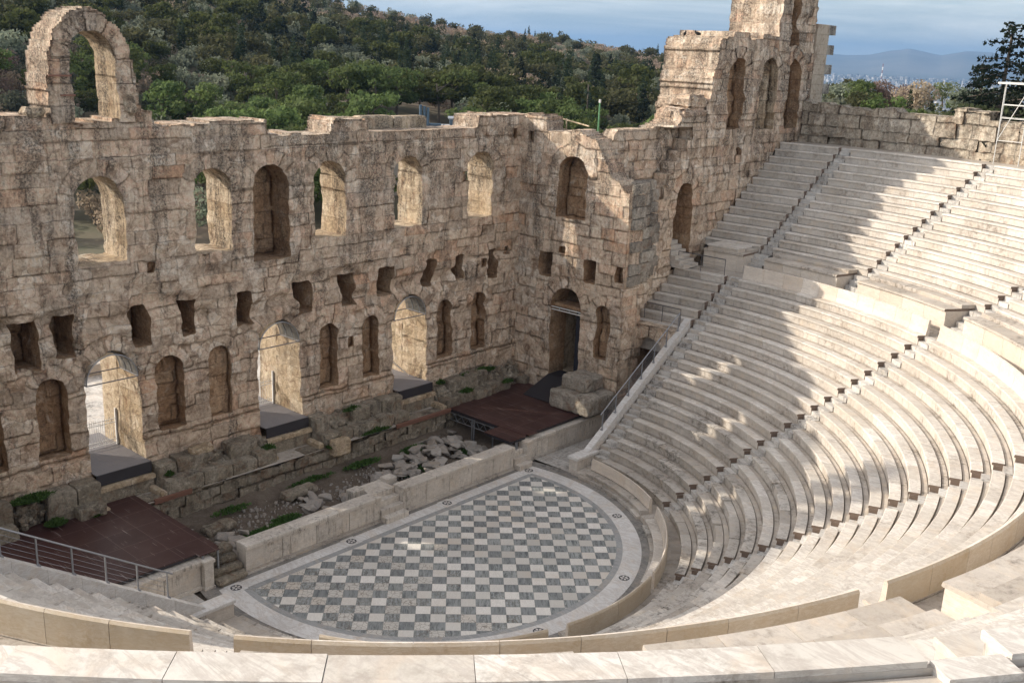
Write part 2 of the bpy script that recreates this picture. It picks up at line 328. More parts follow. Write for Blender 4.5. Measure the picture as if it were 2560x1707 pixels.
# ---------------------------------------------------------------- orchestra floor
def ngon_obj(name,pts,z,m,kind='structure'):
    mb=MB(); V=[(x,y,z) for x,y in pts]; mb.add(V,[tuple(range(len(V)))]); o=mb.build(name,m,loc=(0,0,0)); return tag(o,kind=kind)
def arc_pts(r,y,n=120):      # arc below chord Y=y, from right end clockwise to the left end
    a0=math.asin(y/r); return [(r*math.cos(a0-(PI+2*a0)*i/n),r*math.sin(a0-(PI+2*a0)*i/n)) for i in range(n+1)]
def band(name,ro,yo,ri,yi,z,m,segs=None):
    o_=arc_pts(ro,yo); i_=arc_pts(ri,yi); mb=MB(); n=len(o_)
    V=[(x,y,z) for x,y in o_+i_]; F=[]; t=[]; per=segs or 6
    for j in range(n-1): F.append((j,n+j,n+j+1,j+1)); t.append(random.Random(j//per).random())
    mb.add(V,F,t)
    xo,xi=o_[0][0],i_[0][0]; k=14
    top=[(xo+(-2*xo)*j/k,yo) for j in range(k+1)]; bot=[(xi+(-2*xi)*j/k,yi) for j in range(k+1)]
    V=[(x,y,z) for x,y in top+bot]; mb.add(V,[(j,j+1,k+2+j,k+1+j) for j in range(k)],[random.Random(j*7).random() for j in range(k)])
    o=mb.build(name,m,loc=(0,0,0)); fixn(o); tag(o,kind='structure'); return o
ground=MB()
ngon_obj('orchestra_floor',arc_pts(7.98,1.043),.012,M_floor)
band('floor_border',8.24,1.32,7.98,1.043,.012,M_grym)
band('white_border',9.02,1.88,8.24,1.32,.016,M_white,5)
band('gutter',9.62,2.6,9.02,1.88,.008,M_gut)
# medallions
def medallion(x,y,rz,i,lab):
    t=empty('floor_medallion',(x,y,.018),rz,lab,'floor inlay','rosette medallions in the white border')
    mb=MB(); mb.bbox(-.33,.33,-.33,.33,0,.006,.003); mb.build('slab',M_white,t,local=True)
    mb=MB(); n=28
    ro,ri=.215,.0; V=[(ro*math.cos(2*PI*k/n),ro*math.sin(2*PI*k/n),.009) for k in range(n)]+[(ri*math.cos(2*PI*k/n),ri*math.sin(2*PI*k/n),.009) for k in range(n)]
    mb.add(V,[(k,(k+1)%n,n+(k+1)%n,n+k) for k in range(n)])
    pt=MB()
    for q in range(6):
        a=2*PI*q/6; V=[]
        for rr,ww in ((.03,0),(.08,.036),(.13,.044),(.17,.022),(.185,0)): V.append((rr,ww))
        for rr,ww in ((.17,-.022),(.13,-.044),(.08,-.036)): V.append((rr,ww))
        V=[(r_*math.cos(a)-w_*math.sin(a),r_*math.sin(a)+w_*math.cos(a),.013) for r_,w_ in V]; pt.add(V,[tuple(range(len(V)))])
    mb.build('rosette_disc',M_black,t,local=True); pt.build('petals',M_white,t,local=True)
for i,(x,y,rz,lab) in enumerate([(-8.27,1.58,0,'white slab with black rosette at the left corner of the orchestra floor'),(-2.75,1.60,0,'white slab with black rosette in the straight border left of the centre steps'),
    (2.75,1.60,0,'white slab with black rosette in the straight border right of the centre steps'),(8.3,1.58,0,'white slab with black rosette by the far right floor corner'),
    (7.35,-4.5,R(-31),'white slab with black rosette in the right hand curve of the border'),(3.0,-8.1,R(-70),'white slab with black rosette in front of the curved bench at lower right'),
    (-2.35,-8.3,R(-105),'white slab with black rosette at the bottom of the curve behind a bench back'),(-5.9,-6.3,R(-133),'white slab with black rosette at the bottom left of the curved border')]):
    medallion(x,y,rz,i,lab)

# ---------------------------------------------------------------- cavea
ORD=['first','second','third','fourth','fifth','sixth','seventh','eighth','ninth','tenth','eleventh','twelfth','thirteenth','fourteenth','fifteenth','sixteenth','seventeenth','eighteenth','nineteenth','twentieth']
def lrow(k): return 10.6+.6*k, .71+.393*k
def urow(k): return 25.1+.6*k, 9.60+.4*k
def lift(a,k):          # the rows rise slightly towards the near side of the bowl
    a=math.degrees(a); t=min(1,max(0,(-85-a)/30)); t=t*t*(3-2*t); return t*.48*k/13
SEAT=.38
def lower_limits():
    W=[]; cs=[0,-36,-72,-108,-144,-180]
    for j in range(5):
        def f(r,j=j):
            a0=-math.asin(1.12/r) if j==0 else R(cs[j])-.42/r
            a1=-(PI-math.asin(1.12/r)) if j==4 else R(cs[j+1])+.42/r
            return a1,a0
        W.append(f)
    return W
def upper_limits():
    cs=[-2.2]+[-18*j for j in range(1,10)]; W=[]
    W.append(lambda r:(R(-2.2)+.4/r, math.asin(2.98/r)))
    for j in range(9):
        W.append(lambda r,j=j:(R(cs[j+1])+.38/r, R(cs[j])-.38/r))
    return W
LW,UW=lower_limits(),upper_limits()
M_benchmats={}
def bench(kind,k,w,rf,z,a0,a1,label,cat,group,old=0,back=False,zf=None):
    """one curved marble bench: slab cut in blocks with thin joints, riser below, optional back"""
    am=(a0+a1)/2; t=empty('stone_bench',(rf*math.cos(am),rf*math.sin(am),z-.34),0,label,cat,group)
    rnd=random.Random(kind*10007+k*131+w)
    mS,mR=(M_old,M_old) if old else (M_mar,M_ris)
    slab,ris,bk=MB(),MB(),MB(); a=a0; Ltot=a1-a0; nb=max(1,int(round(Ltot*rf/(1.15+.5*rnd.random())))); cuts=[a0]
    for i in range(1,nb): cuts.append(a0+Ltot*(i+.25*(rnd.random()-.5))/nb)
    cuts.append(a1); g=(.006 if kind==0 else .003)/rf
    for i in range(nb):
        b0,b1=cuts[i]+g,cuts[i+1]-g; n=max(2,int((b1-b0)*rf/.35)); tn=rnd.random()
        zl=lift((b0+b1)/2,k) if kind==1 else 0
        dz=zl+(rnd.random()-.5)*(.012 if not old else .05); dr=(rnd.random()-.5)*(.015 if not old else .06)
        hh=.10
        worn=.07 if (old and 0<i<nb-1 and rnd.random()<.12) else 0
        dz-=worn; dr+=worn*1.2
        prof=[(rf+dr,z-hh),(rf+dr-.012,z-hh*.75),(rf+dr-.012,z-.018),(rf+dr+.008,z),(rf+SEAT,z),(rf+SEAT,z-hh)]
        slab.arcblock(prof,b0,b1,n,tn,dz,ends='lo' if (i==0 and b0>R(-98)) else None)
        z0=z-.42 if zf is None else zf
        prof=[(rf+.045,z0),(rf+.045+dr*.5,z-hh-.002),(rf+SEAT-.03,z-hh-.002),(rf+SEAT-.03,z0)]
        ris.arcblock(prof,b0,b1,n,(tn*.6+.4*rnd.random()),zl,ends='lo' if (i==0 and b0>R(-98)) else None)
        if back:
            prof=[(rf+SEAT+.002,z-.1),(rf+SEAT+.002,z+.03),(rf+SEAT+.05,z+.25),(rf+SEAT+.09,z+.70),(rf+SEAT+.16,z+.72),(rf+SEAT+.20,z+.66),(rf+SEAT+.20,z-.1)]
            bk.arcblock(prof,b0,b1,n,tn,zl,sides=(4,5))
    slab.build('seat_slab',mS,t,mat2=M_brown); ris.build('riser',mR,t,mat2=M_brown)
    if back: bk.build('backrest',M_pod if not old else M_mar,t,mat2=M_honey)
    return t
for k in range(20):
    r,z=lrow(k)
    for j,f in enumerate(LW):
        a0,a1=f(r)
        lab=f'curved marble bench, {ORD[k]} row up from the orchestra, {ORD[j]} lower wedge from the right wall'
        if k==19: lab=f'curved marble bench with tall back, top lower row, {ORD[j]} wedge from the right wall'
        bench(0,k,j,r,z,a0,a1,lab,'bench','benches of the lower seating',old=1 if (k<7 and (k*3+j)%4!=0) or k<3 else 0,back=(k==19))
    if k>=13:
        bench(0,k,7,r,z,-math.asin(.22/r),math.asin(2.9/r),f'short marble bench above the vaulted passage, {ORD[k-13]} step up beside the ruin wall','bench','short benches above the right hand passage')
        bench(0,k,8,r,z,PI-math.asin(2.9/r),PI+math.asin(.22/r),f'short marble bench above the left hand passage, {ORD[k-13]} step up','bench','short benches above the left hand passage')
for k in range(14):
    r,z=urow(k)
    for j,f in enumerate(UW):
        a0,a1=f(r); 
        bench(1,k,j,r,z,a0,a1,f'curved marble bench, {ORD[k]} row above the walkway, {ORD[j]} upper wedge from the right wall','bench','benches of the upper seating')
# honour benches around the orchestra
for i,(a1,a0) in enumerate([(-6,-34.5),(-39.5,-74),(-76,-104.5),(-109,-137.5),(-143.5,-154)]):
    rf=9.50; z=.42; am=R((a0+a1)/2)
    t=empty('backed_bench',(rf*math.cos(am),rf*math.sin(am),0),0,['long backed marble bench at the far right edge of the orchestra floor','rust stained backed marble bench on the right curve of the orchestra','backed marble bench seen from behind at the lower right of the floor','backed marble bench seen from behind at the bottom of the floor','short broken backed bench with dark brown back at lower left'][i],'bench','backed benches round the orchestra')
    mb=MB(); bk=MB(); bs=MB(); nb=max(1,int((a1-a0)/11))
    for q in range(nb):
        b0=R(a0+(a1-a0)*q/nb)+.0008; b1=R(a0+(a1-a0)*(q+1)/nb)-.0008; tn=random.random()
        mb.arcblock([(rf,z-.12),(rf-.02,z-.09),(rf-.02,z-.02),(rf+.01,z),(rf+.42,z),(rf+.42,z-.12)],b0,b1,8,tn)
        bs.arcblock([(rf+.05,0),(rf+.07,z-.122),(rf+.40,z-.122),(rf+.40,0)],b0,b1,8,tn)
        bk.arcblock([(rf+.42,0),(rf+.42,z+.02),(rf+.36,z+.05),(rf+.40,z+.2),(rf+.44,z+.56),(rf+.49,z+.57),(rf+.53,z+.5),(rf+.55,0)],b0,b1,8,tn,sides=(5,6))
    mb.build('seat',M_old if i!=1 else M_mar,t); bs.build('base',M_old,t); bk.build('backrest',M_pod,t,mat2=M_honey)
# kerb step round the gutter
mb=MB()
for q in range(34):
    b1=R(-4-q*5.1)-.0012; b0=R(-4-(q+1)*5.1)+.0012
    if q in (6,13,19): continue
    mb.arcblock([(9.36,0),(9.34,.17),(9.56,.17),(9.56,0)],b0,b1,4,random.random(),(random.random()-.5)*.03)
tag(mb.build('kerb_step',M_old,loc=(0,0,0)),kind='structure')
# terraces under the seats: one stepped shell
def shell(name,prof,a0f,a1f,n,m,liftrows=False):
    V=[];F=[];mm=len(prof);tt=[]
    for i in range(n+1):
        for r,z in prof:
            a0,a1=a0f(r),a1f(r); a=a0+(a1-a0)*i/n
            kk=max(0,min(13,(r-25.1)/.6)) if liftrows else 0
            V.append((r*math.cos(a),r*math.sin(a),z+(lift(a,kk) if liftrows else 0)))
    for i in range(n):
        for j in range(mm-1): F.append((i*mm+j,i*mm+j+1,(i+1)*mm+j+1,(i+1)*mm+j)); tt.append(random.Random(i//2*77+j).random())
    mb=MB(); mb.add(V,F,tt); o=mb.build(name,m,loc=(0,0,0)); fixn(o); return tag(o,kind='structure')
prof=[(9.5,-.1),(9.55,.20),(10.2,.24),(10.67,.26)]
for k in range(20):
    r,z=lrow(k); q_=lrow(k+1)[0]; prof+=[(r+.33,z-.46),(r+.33,z-.06),(r+.386,z-.06),(r+.386,z-.16),(r+.415,z-.16),(r+.42,z-.058),(q_+.01,z-.05),(q_+.012,z-.10),(q_+.05,z-.10),(q_+.052,z-.05)]
prof+=[(23.55,8.20)]
shell('lower_terraces',prof,lambda r:-math.asin(min(.99,.1/r)),lambda r:-(PI-math.asin(min(.99,.1/r))),220,M_foot)
p2=[(lrow(13)[0]+.07,4.2)]
for k in range(13,20):
    r,z=lrow(k); p2+=[(r+.07,z-.44),(r+.07,z-.06),(lrow(k+1)[0]+.07,z-.055)]
p2+=[(23.55,8.2)]
shell('right_terraces',p2,lambda r:math.asin(3.0/r),lambda r:-math.asin(.1/r),8,M_foot)
shell('left_terraces',p2,lambda r:PI-math.asin(3.0/r),lambda r:PI+math.asin(.1/r),8,M_foot)
prof=[(24.95,9.2)]
for k in range(14):
    r,z=urow(k); q_=(urow(k+1)[0] if k<13 else r+.5); prof+=[(r+.33,z-.47),(r+.33,z-.06),(r+.386,z-.06),(r+.386,z-.16),(r+.415,z-.16),(r+.42,z-.058),(q_+.01,z-.05),(q_+.012,z-.10),(q_+.05,z-.10),(q_+.052,z-.05)]
prof=prof[:-7]+[(r+.386,z-.16),(r+.415,z-.16),(r+.42,z-.11),(r+.9,z-.09)]
prof+=[(35.2,14.74),(38.0,14.7)]
shell('upper_terraces',prof,lambda r:math.asin(3.0/r),lambda r:R(-164),240,M_foot,True)
# podium wall behind the walkway
t=empty('podium_wall',(23.6*math.cos(-1.6),23.6*math.sin(-1.6),8.2),0,'tall smooth marble podium wall with ledge above the curved walkway','podium wall')
gaps=[-18*j for j in range(1,9)]
fc,cap=MB(),MB(); segs=[]; lo=-160
edges=[-1.0-2.2]+gaps
for j in range(len(edges)-1):
    a1=R(edges[j])-(.4/23.6); a0=R(edges[j+1])+.95/23.6; segs.append((a0,a1))
segs.append((R(-2.2)+.5/23.6,R(5.2)))
for a0,a1 in segs:
    nb=4
    for q in range(nb):
        b0=a0+(a1-a0)*q/nb+.0003; b1=a0+(a1-a0)*(q+1)/nb-.0003; tn=random.random()
        fc.arcblock([(23.62,8.1),(23.62,9.13),(25.0,9.13),(25.0,8.1)],b0,b1,6,tn)
        cap.arcblock([(24.42,9.252),(24.40,9.40),(24.42,9.42),(25.12,9.42),(25.12,9.252)],b0,b1,6,1-tn)
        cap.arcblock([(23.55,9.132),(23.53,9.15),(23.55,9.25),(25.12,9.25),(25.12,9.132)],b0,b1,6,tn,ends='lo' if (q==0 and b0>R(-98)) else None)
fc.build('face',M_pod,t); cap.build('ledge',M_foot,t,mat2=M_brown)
# stairs
def stairway(lo,r_of,n,cf,width,label,group,upper=False,parallel=None):
    a=cf; r0,z0=r_of(0)
    t=empty('stairway',(r0*math.cos(a),r0*math.sin(a),z0-.4),0,label,'stairway',group)
    for k in range(n):
        r,z=r_of(k); zz=z+(lift(a,k) if upper else 0)
        for (ra,rb,zt,h) in ((r+.03,r+.345,zz-.235,.26),(r+.325,r+.60,zz-.03,.28)):
            mb=MB(); x0,x1=ra,rb; hw=width/2+(random.random()-.5)*.02
            ca,sa=math.cos(a),math.sin(a)
            M=(np.array([[ca,-sa,0],[sa,ca,0],[0,0,1]]),np.zeros(3))
            y0,y1=(-hw,hw) if parallel is None else parallel
            if parallel is not None: M=(np.array([[1 if ca>0 else -1,0,0],[0,1,0],[0,0,1]]),np.zeros(3))
            mb.box(x0,x1,y0,y1,zt-h,zt,random.random(),M); fixn(mb.build('step',M_mar if (upper and a<R(-100)) else M_stp,t))
    return t
for j,cdeg in enumerate([0,-36,-72,-108,-144,-180]):
    par=(-1.08,-.36) if j in (0,5) else None
    stairway(0,lrow,20,R(cdeg),.72,f'steep stepped aisle, {ORD[j]} of the lower aisles counted from the right wall','stepped aisles of the lower seating',parallel=par)
for j,cdeg in enumerate([-2.2]+[-18*q for q in range(1,9)]):
    t=stairway(0,urow,14,R(cdeg),.66,f'narrow stepped aisle, {ORD[j]} of the upper aisles counted from the right wall','stepped aisles of the upper seating',upper=True)
    if True:
        a=R(cdeg)
        for q in range(4):      # flight up the podium, turned sideways
            mb=MB(); ca,sa=math.cos(a),math.sin(a); M=(np.array([[ca,-sa,0],[sa,ca,0],[0,0,1]]),np.zeros(3))
            mb.box(23.62+.0*q,25.0,.45+.0-.0+.12*0+(.14*(3-q)) ,.95,8.2+.23*q,8.2+.23*(q+1),random.random(),M) if False else mb.box(23.9+.28*q,25.0,-.36,.9-.0*q,8.15,8.2+.25*(q+1)-.02,random.random(),M)
            fixn(mb.build('step',M_stp,t))
# sloping copings with handrails at the lower seating ends
def coping(sgn,lab,lab2):
    t=empty('sloping_coping',(sgn*11,0,0),0,lab,'coping','sloping copings at the seating ends')
    mb=MB(); xs=np.linspace(9.75,18.9,10)
    for i in range(len(xs)-1):
        xa,xb=xs[i]+.004,xs[i+1]-.004; za,zb=.65*xa-6.03,.65*xb-6.03
        V=[(sgn*x,y,z+dz) for (x,z) in ((xa,za),(xb,zb)) for (y,dz) in ((-.24,0),(.12,0),(.12,-.55),(-.24,-.55))]
        mb.add(V,[(0,1,5,4),(1,2,6,5),(2,3,7,6),(3,0,4,7),(3,2,1,0),(4,5,6,7)],random.random())
    fixn(mb.build('coping_slabs',M_white,t))
    mb=MB(); V=[(sgn*9.75,.10,-.1),(sgn*19,.10,-.1),(sgn*19,.10,5.8),(sgn*9.75,.10,.05)]; V+=[(x,-.2,z) for x,_,z in V]
    mb.add(V,[(0,1,2,3),(7,6,5,4),(0,4,5,1),(1,5,6,2),(2,6,7,3),(3,7,4,0)]); fixn(mb.build('retaining_wall',M_pulp,t))
    h=empty('handrail',(sgn*12,0,1.7),0,lab2,'handrail','steel handrails above the passages')
    posts=np.linspace(11.9,18.1,7); rail=MB(); cab=MB()
    P=lambda x,hh:(sgn*x,-.02,.65*x-6.03+hh)
    for x in posts:
        mb=MB(); mb.box(*(sorted((sgn*x-.022,sgn*x+.022))),-.045,.005,.65*x-6.03,.65*x-6.03+.92); mb.box(*(sorted((sgn*x-.07,sgn*x+.07))),-.09,.05,.65*x-6.03-.03,.65*x-6.03+.02); mb.build('post',M_steel,h)
    rail.tube(P(11.7,.93),P(18.15,.93),.032,8); rail.build('rail',M_steel,h)
    for q in range(4): mb=MB(); mb.tube(P(11.9,.18+.18*q),P(18.1,.18+.18*q),.006,4); mb.build('cable',M_steel,h)
coping(1,'white sloping coping beside the vaulted passage on the far right of the stage','sloping steel handrail running up beside the vaulted passage')
coping(-1,'white sloping coping on the near left, above the brown stage platform','sloping steel handrail on the near left in front of the brown platform')
# low end wall of the seating by the floor (projecting block)
for sgn,lab in ((1,'low white marble wall end beside the passage floor at right'),(-1,'low marble wall end with stepped foot at the lower left floor corner')):
    t=empty('wall_end',(sgn*10.0,-.15,0),0,lab,'wall end','low wall ends by the orchestra')
    mb=MB(); a,b_=sorted((sgn*9.62,sgn*11.2)); mb.bbox(a,b_,-.36,.16,0,.74,.01,.3); mb.build('body',M_pulp,t)
    mb=MB(); a,b_=sorted((sgn*9.56,sgn*11.25)); mb.bbox(a,b_,-.42,.22,.742,.88,.02,.7); mb.build('cap',M_white,t)
# horizontal railings: over the vault mouth and on the landing
def railing(p,q,n,lab):
    p=np.array(p);q=np.array(q); t=empty('railing',tuple(p),0,lab,'railing','short horizontal steel railings')
    for i in range(n):
        x=p+(q-p)*i/(n-1); mb=MB(); mb.tube(x,x+[0,0,.9],.022,6); mb.build('post',M_drail,t)
    mb=MB(); mb.tube(p+[0,0,.9],q+[0,0,.9],.026,8); mb.build('rail',M_drail,t)
    for k in range(3): mb=MB(); mb.tube(p+[0,0,.25+.2*k],q+[0,0,.25+.2*k],.006,4); mb.build('cable',M_drail,t)
railing((18.25,0.0,5.95),(18.25,2.3,5.95),3,'short railing over the mouth of the vaulted passage')
railing((22.1,-.15,8.2),(22.1,2.9,8.2),3,'short railing at the top landing beside the ruin wall')
# ---------------------------------------------------------------- ruin walls
def in_poly(S,Z,poly):
    ins=np.zeros(S.shape,bool); n=len(poly)
    for i in range(n):
        x1,y1=poly[i];x2,y2=poly[(i+1)%n]
        if y1==y2: continue
        c=((Z<y1)!=(Z<y2))&(S<(x2-x1)*(Z-y1)/(y2-y1)+x1); ins^=c
    return ins
def sdf_open(S,Z,o):
    xc,w,z0,zt=o['x'],o['w'],o['z0'],o['z1']; h=w/2
    if o.get('arch',True):
        zs=zt-h; up=Z>zs; r=np.hypot(S-xc,Z-zs)+1e-9
        ax=np.abs(S-xc)-h; az=z0-Z
        d=np.where(up,r-h,np.maximum(ax,az))
        gs=np.where(up,(S-xc)/r,np.where(ax>az,np.sign(S-xc),0)); gz=np.where(up,(Z-zs)/r,np.where(ax>az,0,-1))
    else:
        ax=np.abs(S-xc)-h; az=np.abs(Z-(z0+zt)/2)-(zt-z0)/2; d=np.maximum(ax,az)
        gs=np.where(ax>az,np.sign(S-xc),0); gz=np.where(ax>az,0,np.sign(Z-(z0+zt)/2))
    return d,gs,gz
def ruin_wall(parent,mapf,s0,s1,z0,z1,res,T,outline,opens,mats,rel=.05,ero=None,ch=.56,bl=(.7,1.9),seed=1,amp=.045,name='wall',extra=None,ragged=.05,back=True):
    nS=int(round((s1-s0)/res)); nZ=int(round((z1-z0)/res)); rs=np.random.RandomState(seed)
    sv=np.linspace(s0,s1,nS+1); zv=np.linspace(z0,z1,nZ+1); scn=(sv[:-1]+sv[1:])/2; zc=(zv[:-1]+zv[1:])/2
    S,Z=np.meshgrid(scn,zc,indexing='ij'); VS,VZ=np.meshgrid(sv,zv,indexing='ij')
    # courses and blocks
    cb=[z0-.01]
    while cb[-1]<z1+1: cb.append(cb[-1]+ch*(.8+.45*rs.rand()))
    cb=np.array(cb); course=np.clip(np.searchsorted(cb,Z)-1,0,len(cb)-2)
    blk=np.zeros(S.shape,int); bs=np.zeros(S.shape); be=np.zeros(S.shape); tint_b=np.zeros(S.shape); dep_b=np.zeros(S.shape); edges={}
    for cidx in np.unique(course):
        e=[s0-rs.rand()*1.2]
        while e[-1]<s1+1: e.append(e[-1]+bl[0]+(bl[1]-bl[0])*rs.rand())
        e=np.array(e); tr=rs.rand(len(e)); dr=rs.rand(len(e)); m=course==cidx
        k=np.clip(np.searchsorted(e,S[m])-1,0,len(e)-2); blk[m]=k; bs[m]=e[k]; be[m]=e[k+1]; tint_b[m]=tr[k]; dep_b[m]=dr[k]; edges[cidx]=(e,tr)
    u0=blk+0.; 
    # fan of wedge stones round the arches
    D=rel*dep_b; own=np.zeros(S.shape,int)
    fanid=np.zeros(S.shape,bool); fu=np.zeros(S.shape); fv=np.zeros(S.shape); fdat=np.zeros(S.shape+(3,))
    for oi,o in enumerate(opens):
        if not o.get('arch',True) or o.get('fan',1)==0: continue
        h=o['w']/2; zs=o['z1']-h; r=np.hypot(S-o['x'],Z-zs); fw=.5 if h<.8 else .65
        m=(Z>zs-.1)&(r>h)&(r<h+fw); nw=max(5,int(PI*(h+fw/2)/.42)); ang=np.arctan2(Z-zs,S-o['x'])/PI*nw; kk=np.floor(ang).astype(int)
        tr=rs.rand(nw+4); D[m]=rel*rs.rand(nw+4)[np.clip(kk[m],0,nw+3)]*1.3; tint_b[m]=tr[np.clip(kk[m],0,nw+3)]; fanid[m]=True; fdat[m]=(oi,nw,fw)
    if extra is not None: D=D+extra(S,Z)
    jit=vnoise(np.stack([S,Z,np.zeros_like(S)+seed],-1),.7,5)*ragged+vnoise(np.stack([S,Z,np.zeros_like(S)+seed],-1),.25,6)*ragged*.5
    jitv=vnoise(np.stack([VS,VZ,np.zeros_like(VS)+seed],-1),.7,5)*ragged+vnoise(np.stack([VS,VZ,np.zeros_like(VS)+seed],-1),.25,6)*ragged*.5
    oS=np.zeros(VS.shape); oZ=np.zeros(VS.shape)
    for oi,o in enumerate(opens):
        d,_,_=sdf_open(S,Z,o); m=d+jit*o.get('rag',1)<0
        dd=o['d']
        D[m]=T if dd>=T else dd+ (rel*.6*dep_b[m]); own[m]=oi+1
        d,gs,gz=sdf_open(VS,VZ,o); d=d+jitv*o.get('rag',1); mm=np.abs(d)<res*.75
        oS[mm]=-(d*gs)[mm]; oZ[mm]=-(d*gz)[mm]
    if outline is not None:
        out=~in_poly(S+jit*1.5,Z+jit*1.0,outline)
    else: out=np.zeros(S.shape,bool)
    D[out]=T; own[out]=-1
    D=np.minimum(D,T); D=np.maximum(D,0)
    parts={}
    def acc(k):
        return parts.setdefault(k,dict(V=[],F=[],T=[],UV=[],n=0))
    E0=(lambda s,z:0*s) if ero is None else ero
    def emit(k,quads,tints,uvs):      # quads: (n,4,3) in (s,z,d)
        if len(quads)==0: return
        q=quads.reshape(-1,3); e=E0(q[:,0],q[:,1]); ok=q[:,2]<T-.01
        dd=np.where(ok,np.minimum(q[:,2]+e,T-.02),q[:,2])
        P=mapf(q[:,0],q[:,1],dd)
        Nn=mapf(q[:,0],q[:,1],dd+.5)-mapf(q[:,0],q[:,1],dd-.5)
        lat=np.stack([vnoise(P,.45,11),vnoise(P,.45,12),vnoise(P,.45,13)],-1)*amp*.35+np.stack([vnoise(P,.19,14),vnoise(P,.19,15),vnoise(P,.19,16)],-1)*amp*.4
        P=P+lat+Nn*((vnoise(P,.5,17)*.8+vnoise(P,.21,18)*.75)*amp)[:,None]
        a=acc(k); n=len(quads); a['V'].append(P); a['F'].append(np.arange(4*n).reshape(n,4)+a['n']); a['n']+=4*n; a['T'].append(tints); a['UV'].append(uvs.reshape(-1,2))
    I,J=np.meshgrid(np.arange(nS),np.arange(nZ),indexing='ij')
    def vpos(i,j): return np.stack([VS[i,j]+oS[i,j],VZ[i,j]+oZ[i,j]],-1)
    CW=(cb[course+1]-cb[course])
    def face_uv(i,j,sz):     # block uv of corner points (n,4,2)
        c=course[i,j][:,None]; fs=(sz[...,0]-bs[i,j][:,None])/(be-bs)[i,j][:,None]; fz=(sz[...,1]-cb[c])/CW[i,j][:,None]
        uv=np.stack([blk[i,j][:,None]+np.clip(fs,.0,1.)*.9998,c+np.clip(fz,.0,1.)*.9998],-1)
        f=fanid[i,j]
        if f.any():
            for oi,o in enumerate(opens):
                m=f&(fdat[i,j][:,0]==oi)
                if not m.any(): continue
                h=o['w']/2; zs=o['z1']-h; nw=fdat[i,j][m][0,1]; fw=fdat[i,j][m][0,2]
                ang=np.arctan2(np.maximum(sz[m][...,1]-zs,-.3),sz[m][...,0]-o['x'])/PI*nw; rr=(np.hypot(sz[m][...,0]-o['x'],sz[m][...,1]-zs)-h)/fw
                uv[m]=np.stack([ang+50,np.clip(rr,.0,1)*.9998],-1)
        return uv
    solid=D<T-1e-6
    for k in np.unique(own[solid]):
        m=solid&(own==k); i,j=I[m],J[m]; n=len(i)
        sz=np.stack([vpos(i,j),vpos(i+1,j),vpos(i+1,j+1),vpos(i,j+1)],1); d=np.repeat(D[i,j][:,None],4,1)[...,None]
        emit(int(k),np.concatenate([sz,d],-1),tint_b[i,j],face_uv(i,j,sz))
    # side strips
    def strips(ia,ja,ib,jb,v1,v2,vertical):
        da,db=D[ia,ja],D[ib,jb]; m=np.abs(da-db)>.004
        ia,ja,ib,jb=ia[m],ja[m],ib[m],jb[m]; v1=(v1[0][m],v1[1][m]); v2=(v2[0][m],v2[1][m]); da,db=da[m],db[m]
        a_low=da<db; deeper=np.where(a_low,own[ib,jb],own[ia,ja]); shal=np.where(a_low,own[ia,ja],own[ib,jb])
        ow=np.where(deeper>0,deeper,np.maximum(shal,0)); lo=np.minimum(da,db); hi=np.maximum(da,db)
        # keep outline ends on the wall itself
        cnt=np.maximum(1,np.ceil((hi-lo)/.22).astype(int)); p1=vpos(*v1); p2=vpos(*v2)
        tb=np.where(a_low,tint_b[ia,ja],tint_b[ib,jb])
        for k in np.unique(ow):
            for c in np.unique(cnt[ow==k]):
                q=(ow==k)&(cnt==c)
                for t in range(c):
                    d0=lo[q]+(hi-lo)[q]*t/c; d1=lo[q]+(hi-lo)[q]*(t+1)/c
                    A=np.concatenate([p1[q],d0[:,None]],-1);B=np.concatenate([p2[q],d0[:,None]],-1);Cc=np.concatenate([p2[q],d1[:,None]],-1);Dd=np.concatenate([p1[q],d1[:,None]],-1)
                    al=a_low[q][:,None]
                    qd=np.stack([np.where(al,A,B),np.where(al,B,A),np.where(al,Cc,Dd),np.where(al,Dd,Cc)],1)
                    if (hi-lo)[q].max()>.3:
                        zz=qd[...,1]; cc=np.clip(np.searchsorted(cb,zz.mean(1))-1,0,len(cb)-2)[:,None]
                        fz=np.clip((zz-cb[cc])/(cb[cc+1]-cb[cc]),0,1)*.9998
                        if vertical: uv=np.stack([qd[...,2]/.85+.37*cc,cc+fz],-1)
                        else: uv=np.stack([qd[...,2]/.85,qd[...,0]/.6],-1)
                        hsh=np.abs(np.sin(cc[:,0]*12.9898+np.floor(d0/.85)*78.233+k*3.1)*43758.5)%1
                        emit(int(k),qd,hsh if vertical else tb[q],uv)
                    else:
                        uv=np.full(qd.shape[:2]+(2,),.5); emit(int(k),qd,tb[q],uv)
    i,j=I[:-1].ravel(),J[:-1].ravel(); strips(i,j,i+1,j,(i+1,j),(i+1,j+1),True)
    i,j=I[:,:-1].ravel(),J[:,:-1].ravel(); strips(i,j,i,j+1,(i+1,j+1),(i,j+1),False)
    # closing rims and the rear face
    if back:
        step=1
        m=solid; i,j=I[m],J[m]; sz=np.stack([vpos(i,j),vpos(i,j+1),vpos(i+1,j+1),vpos(i+1,j)],1); d=np.full(sz.shape[:2]+(1,),T)
        emit(0,np.concatenate([sz,d],-1),tint_b[i,j],face_uv(i,j,sz))
    rim=[]
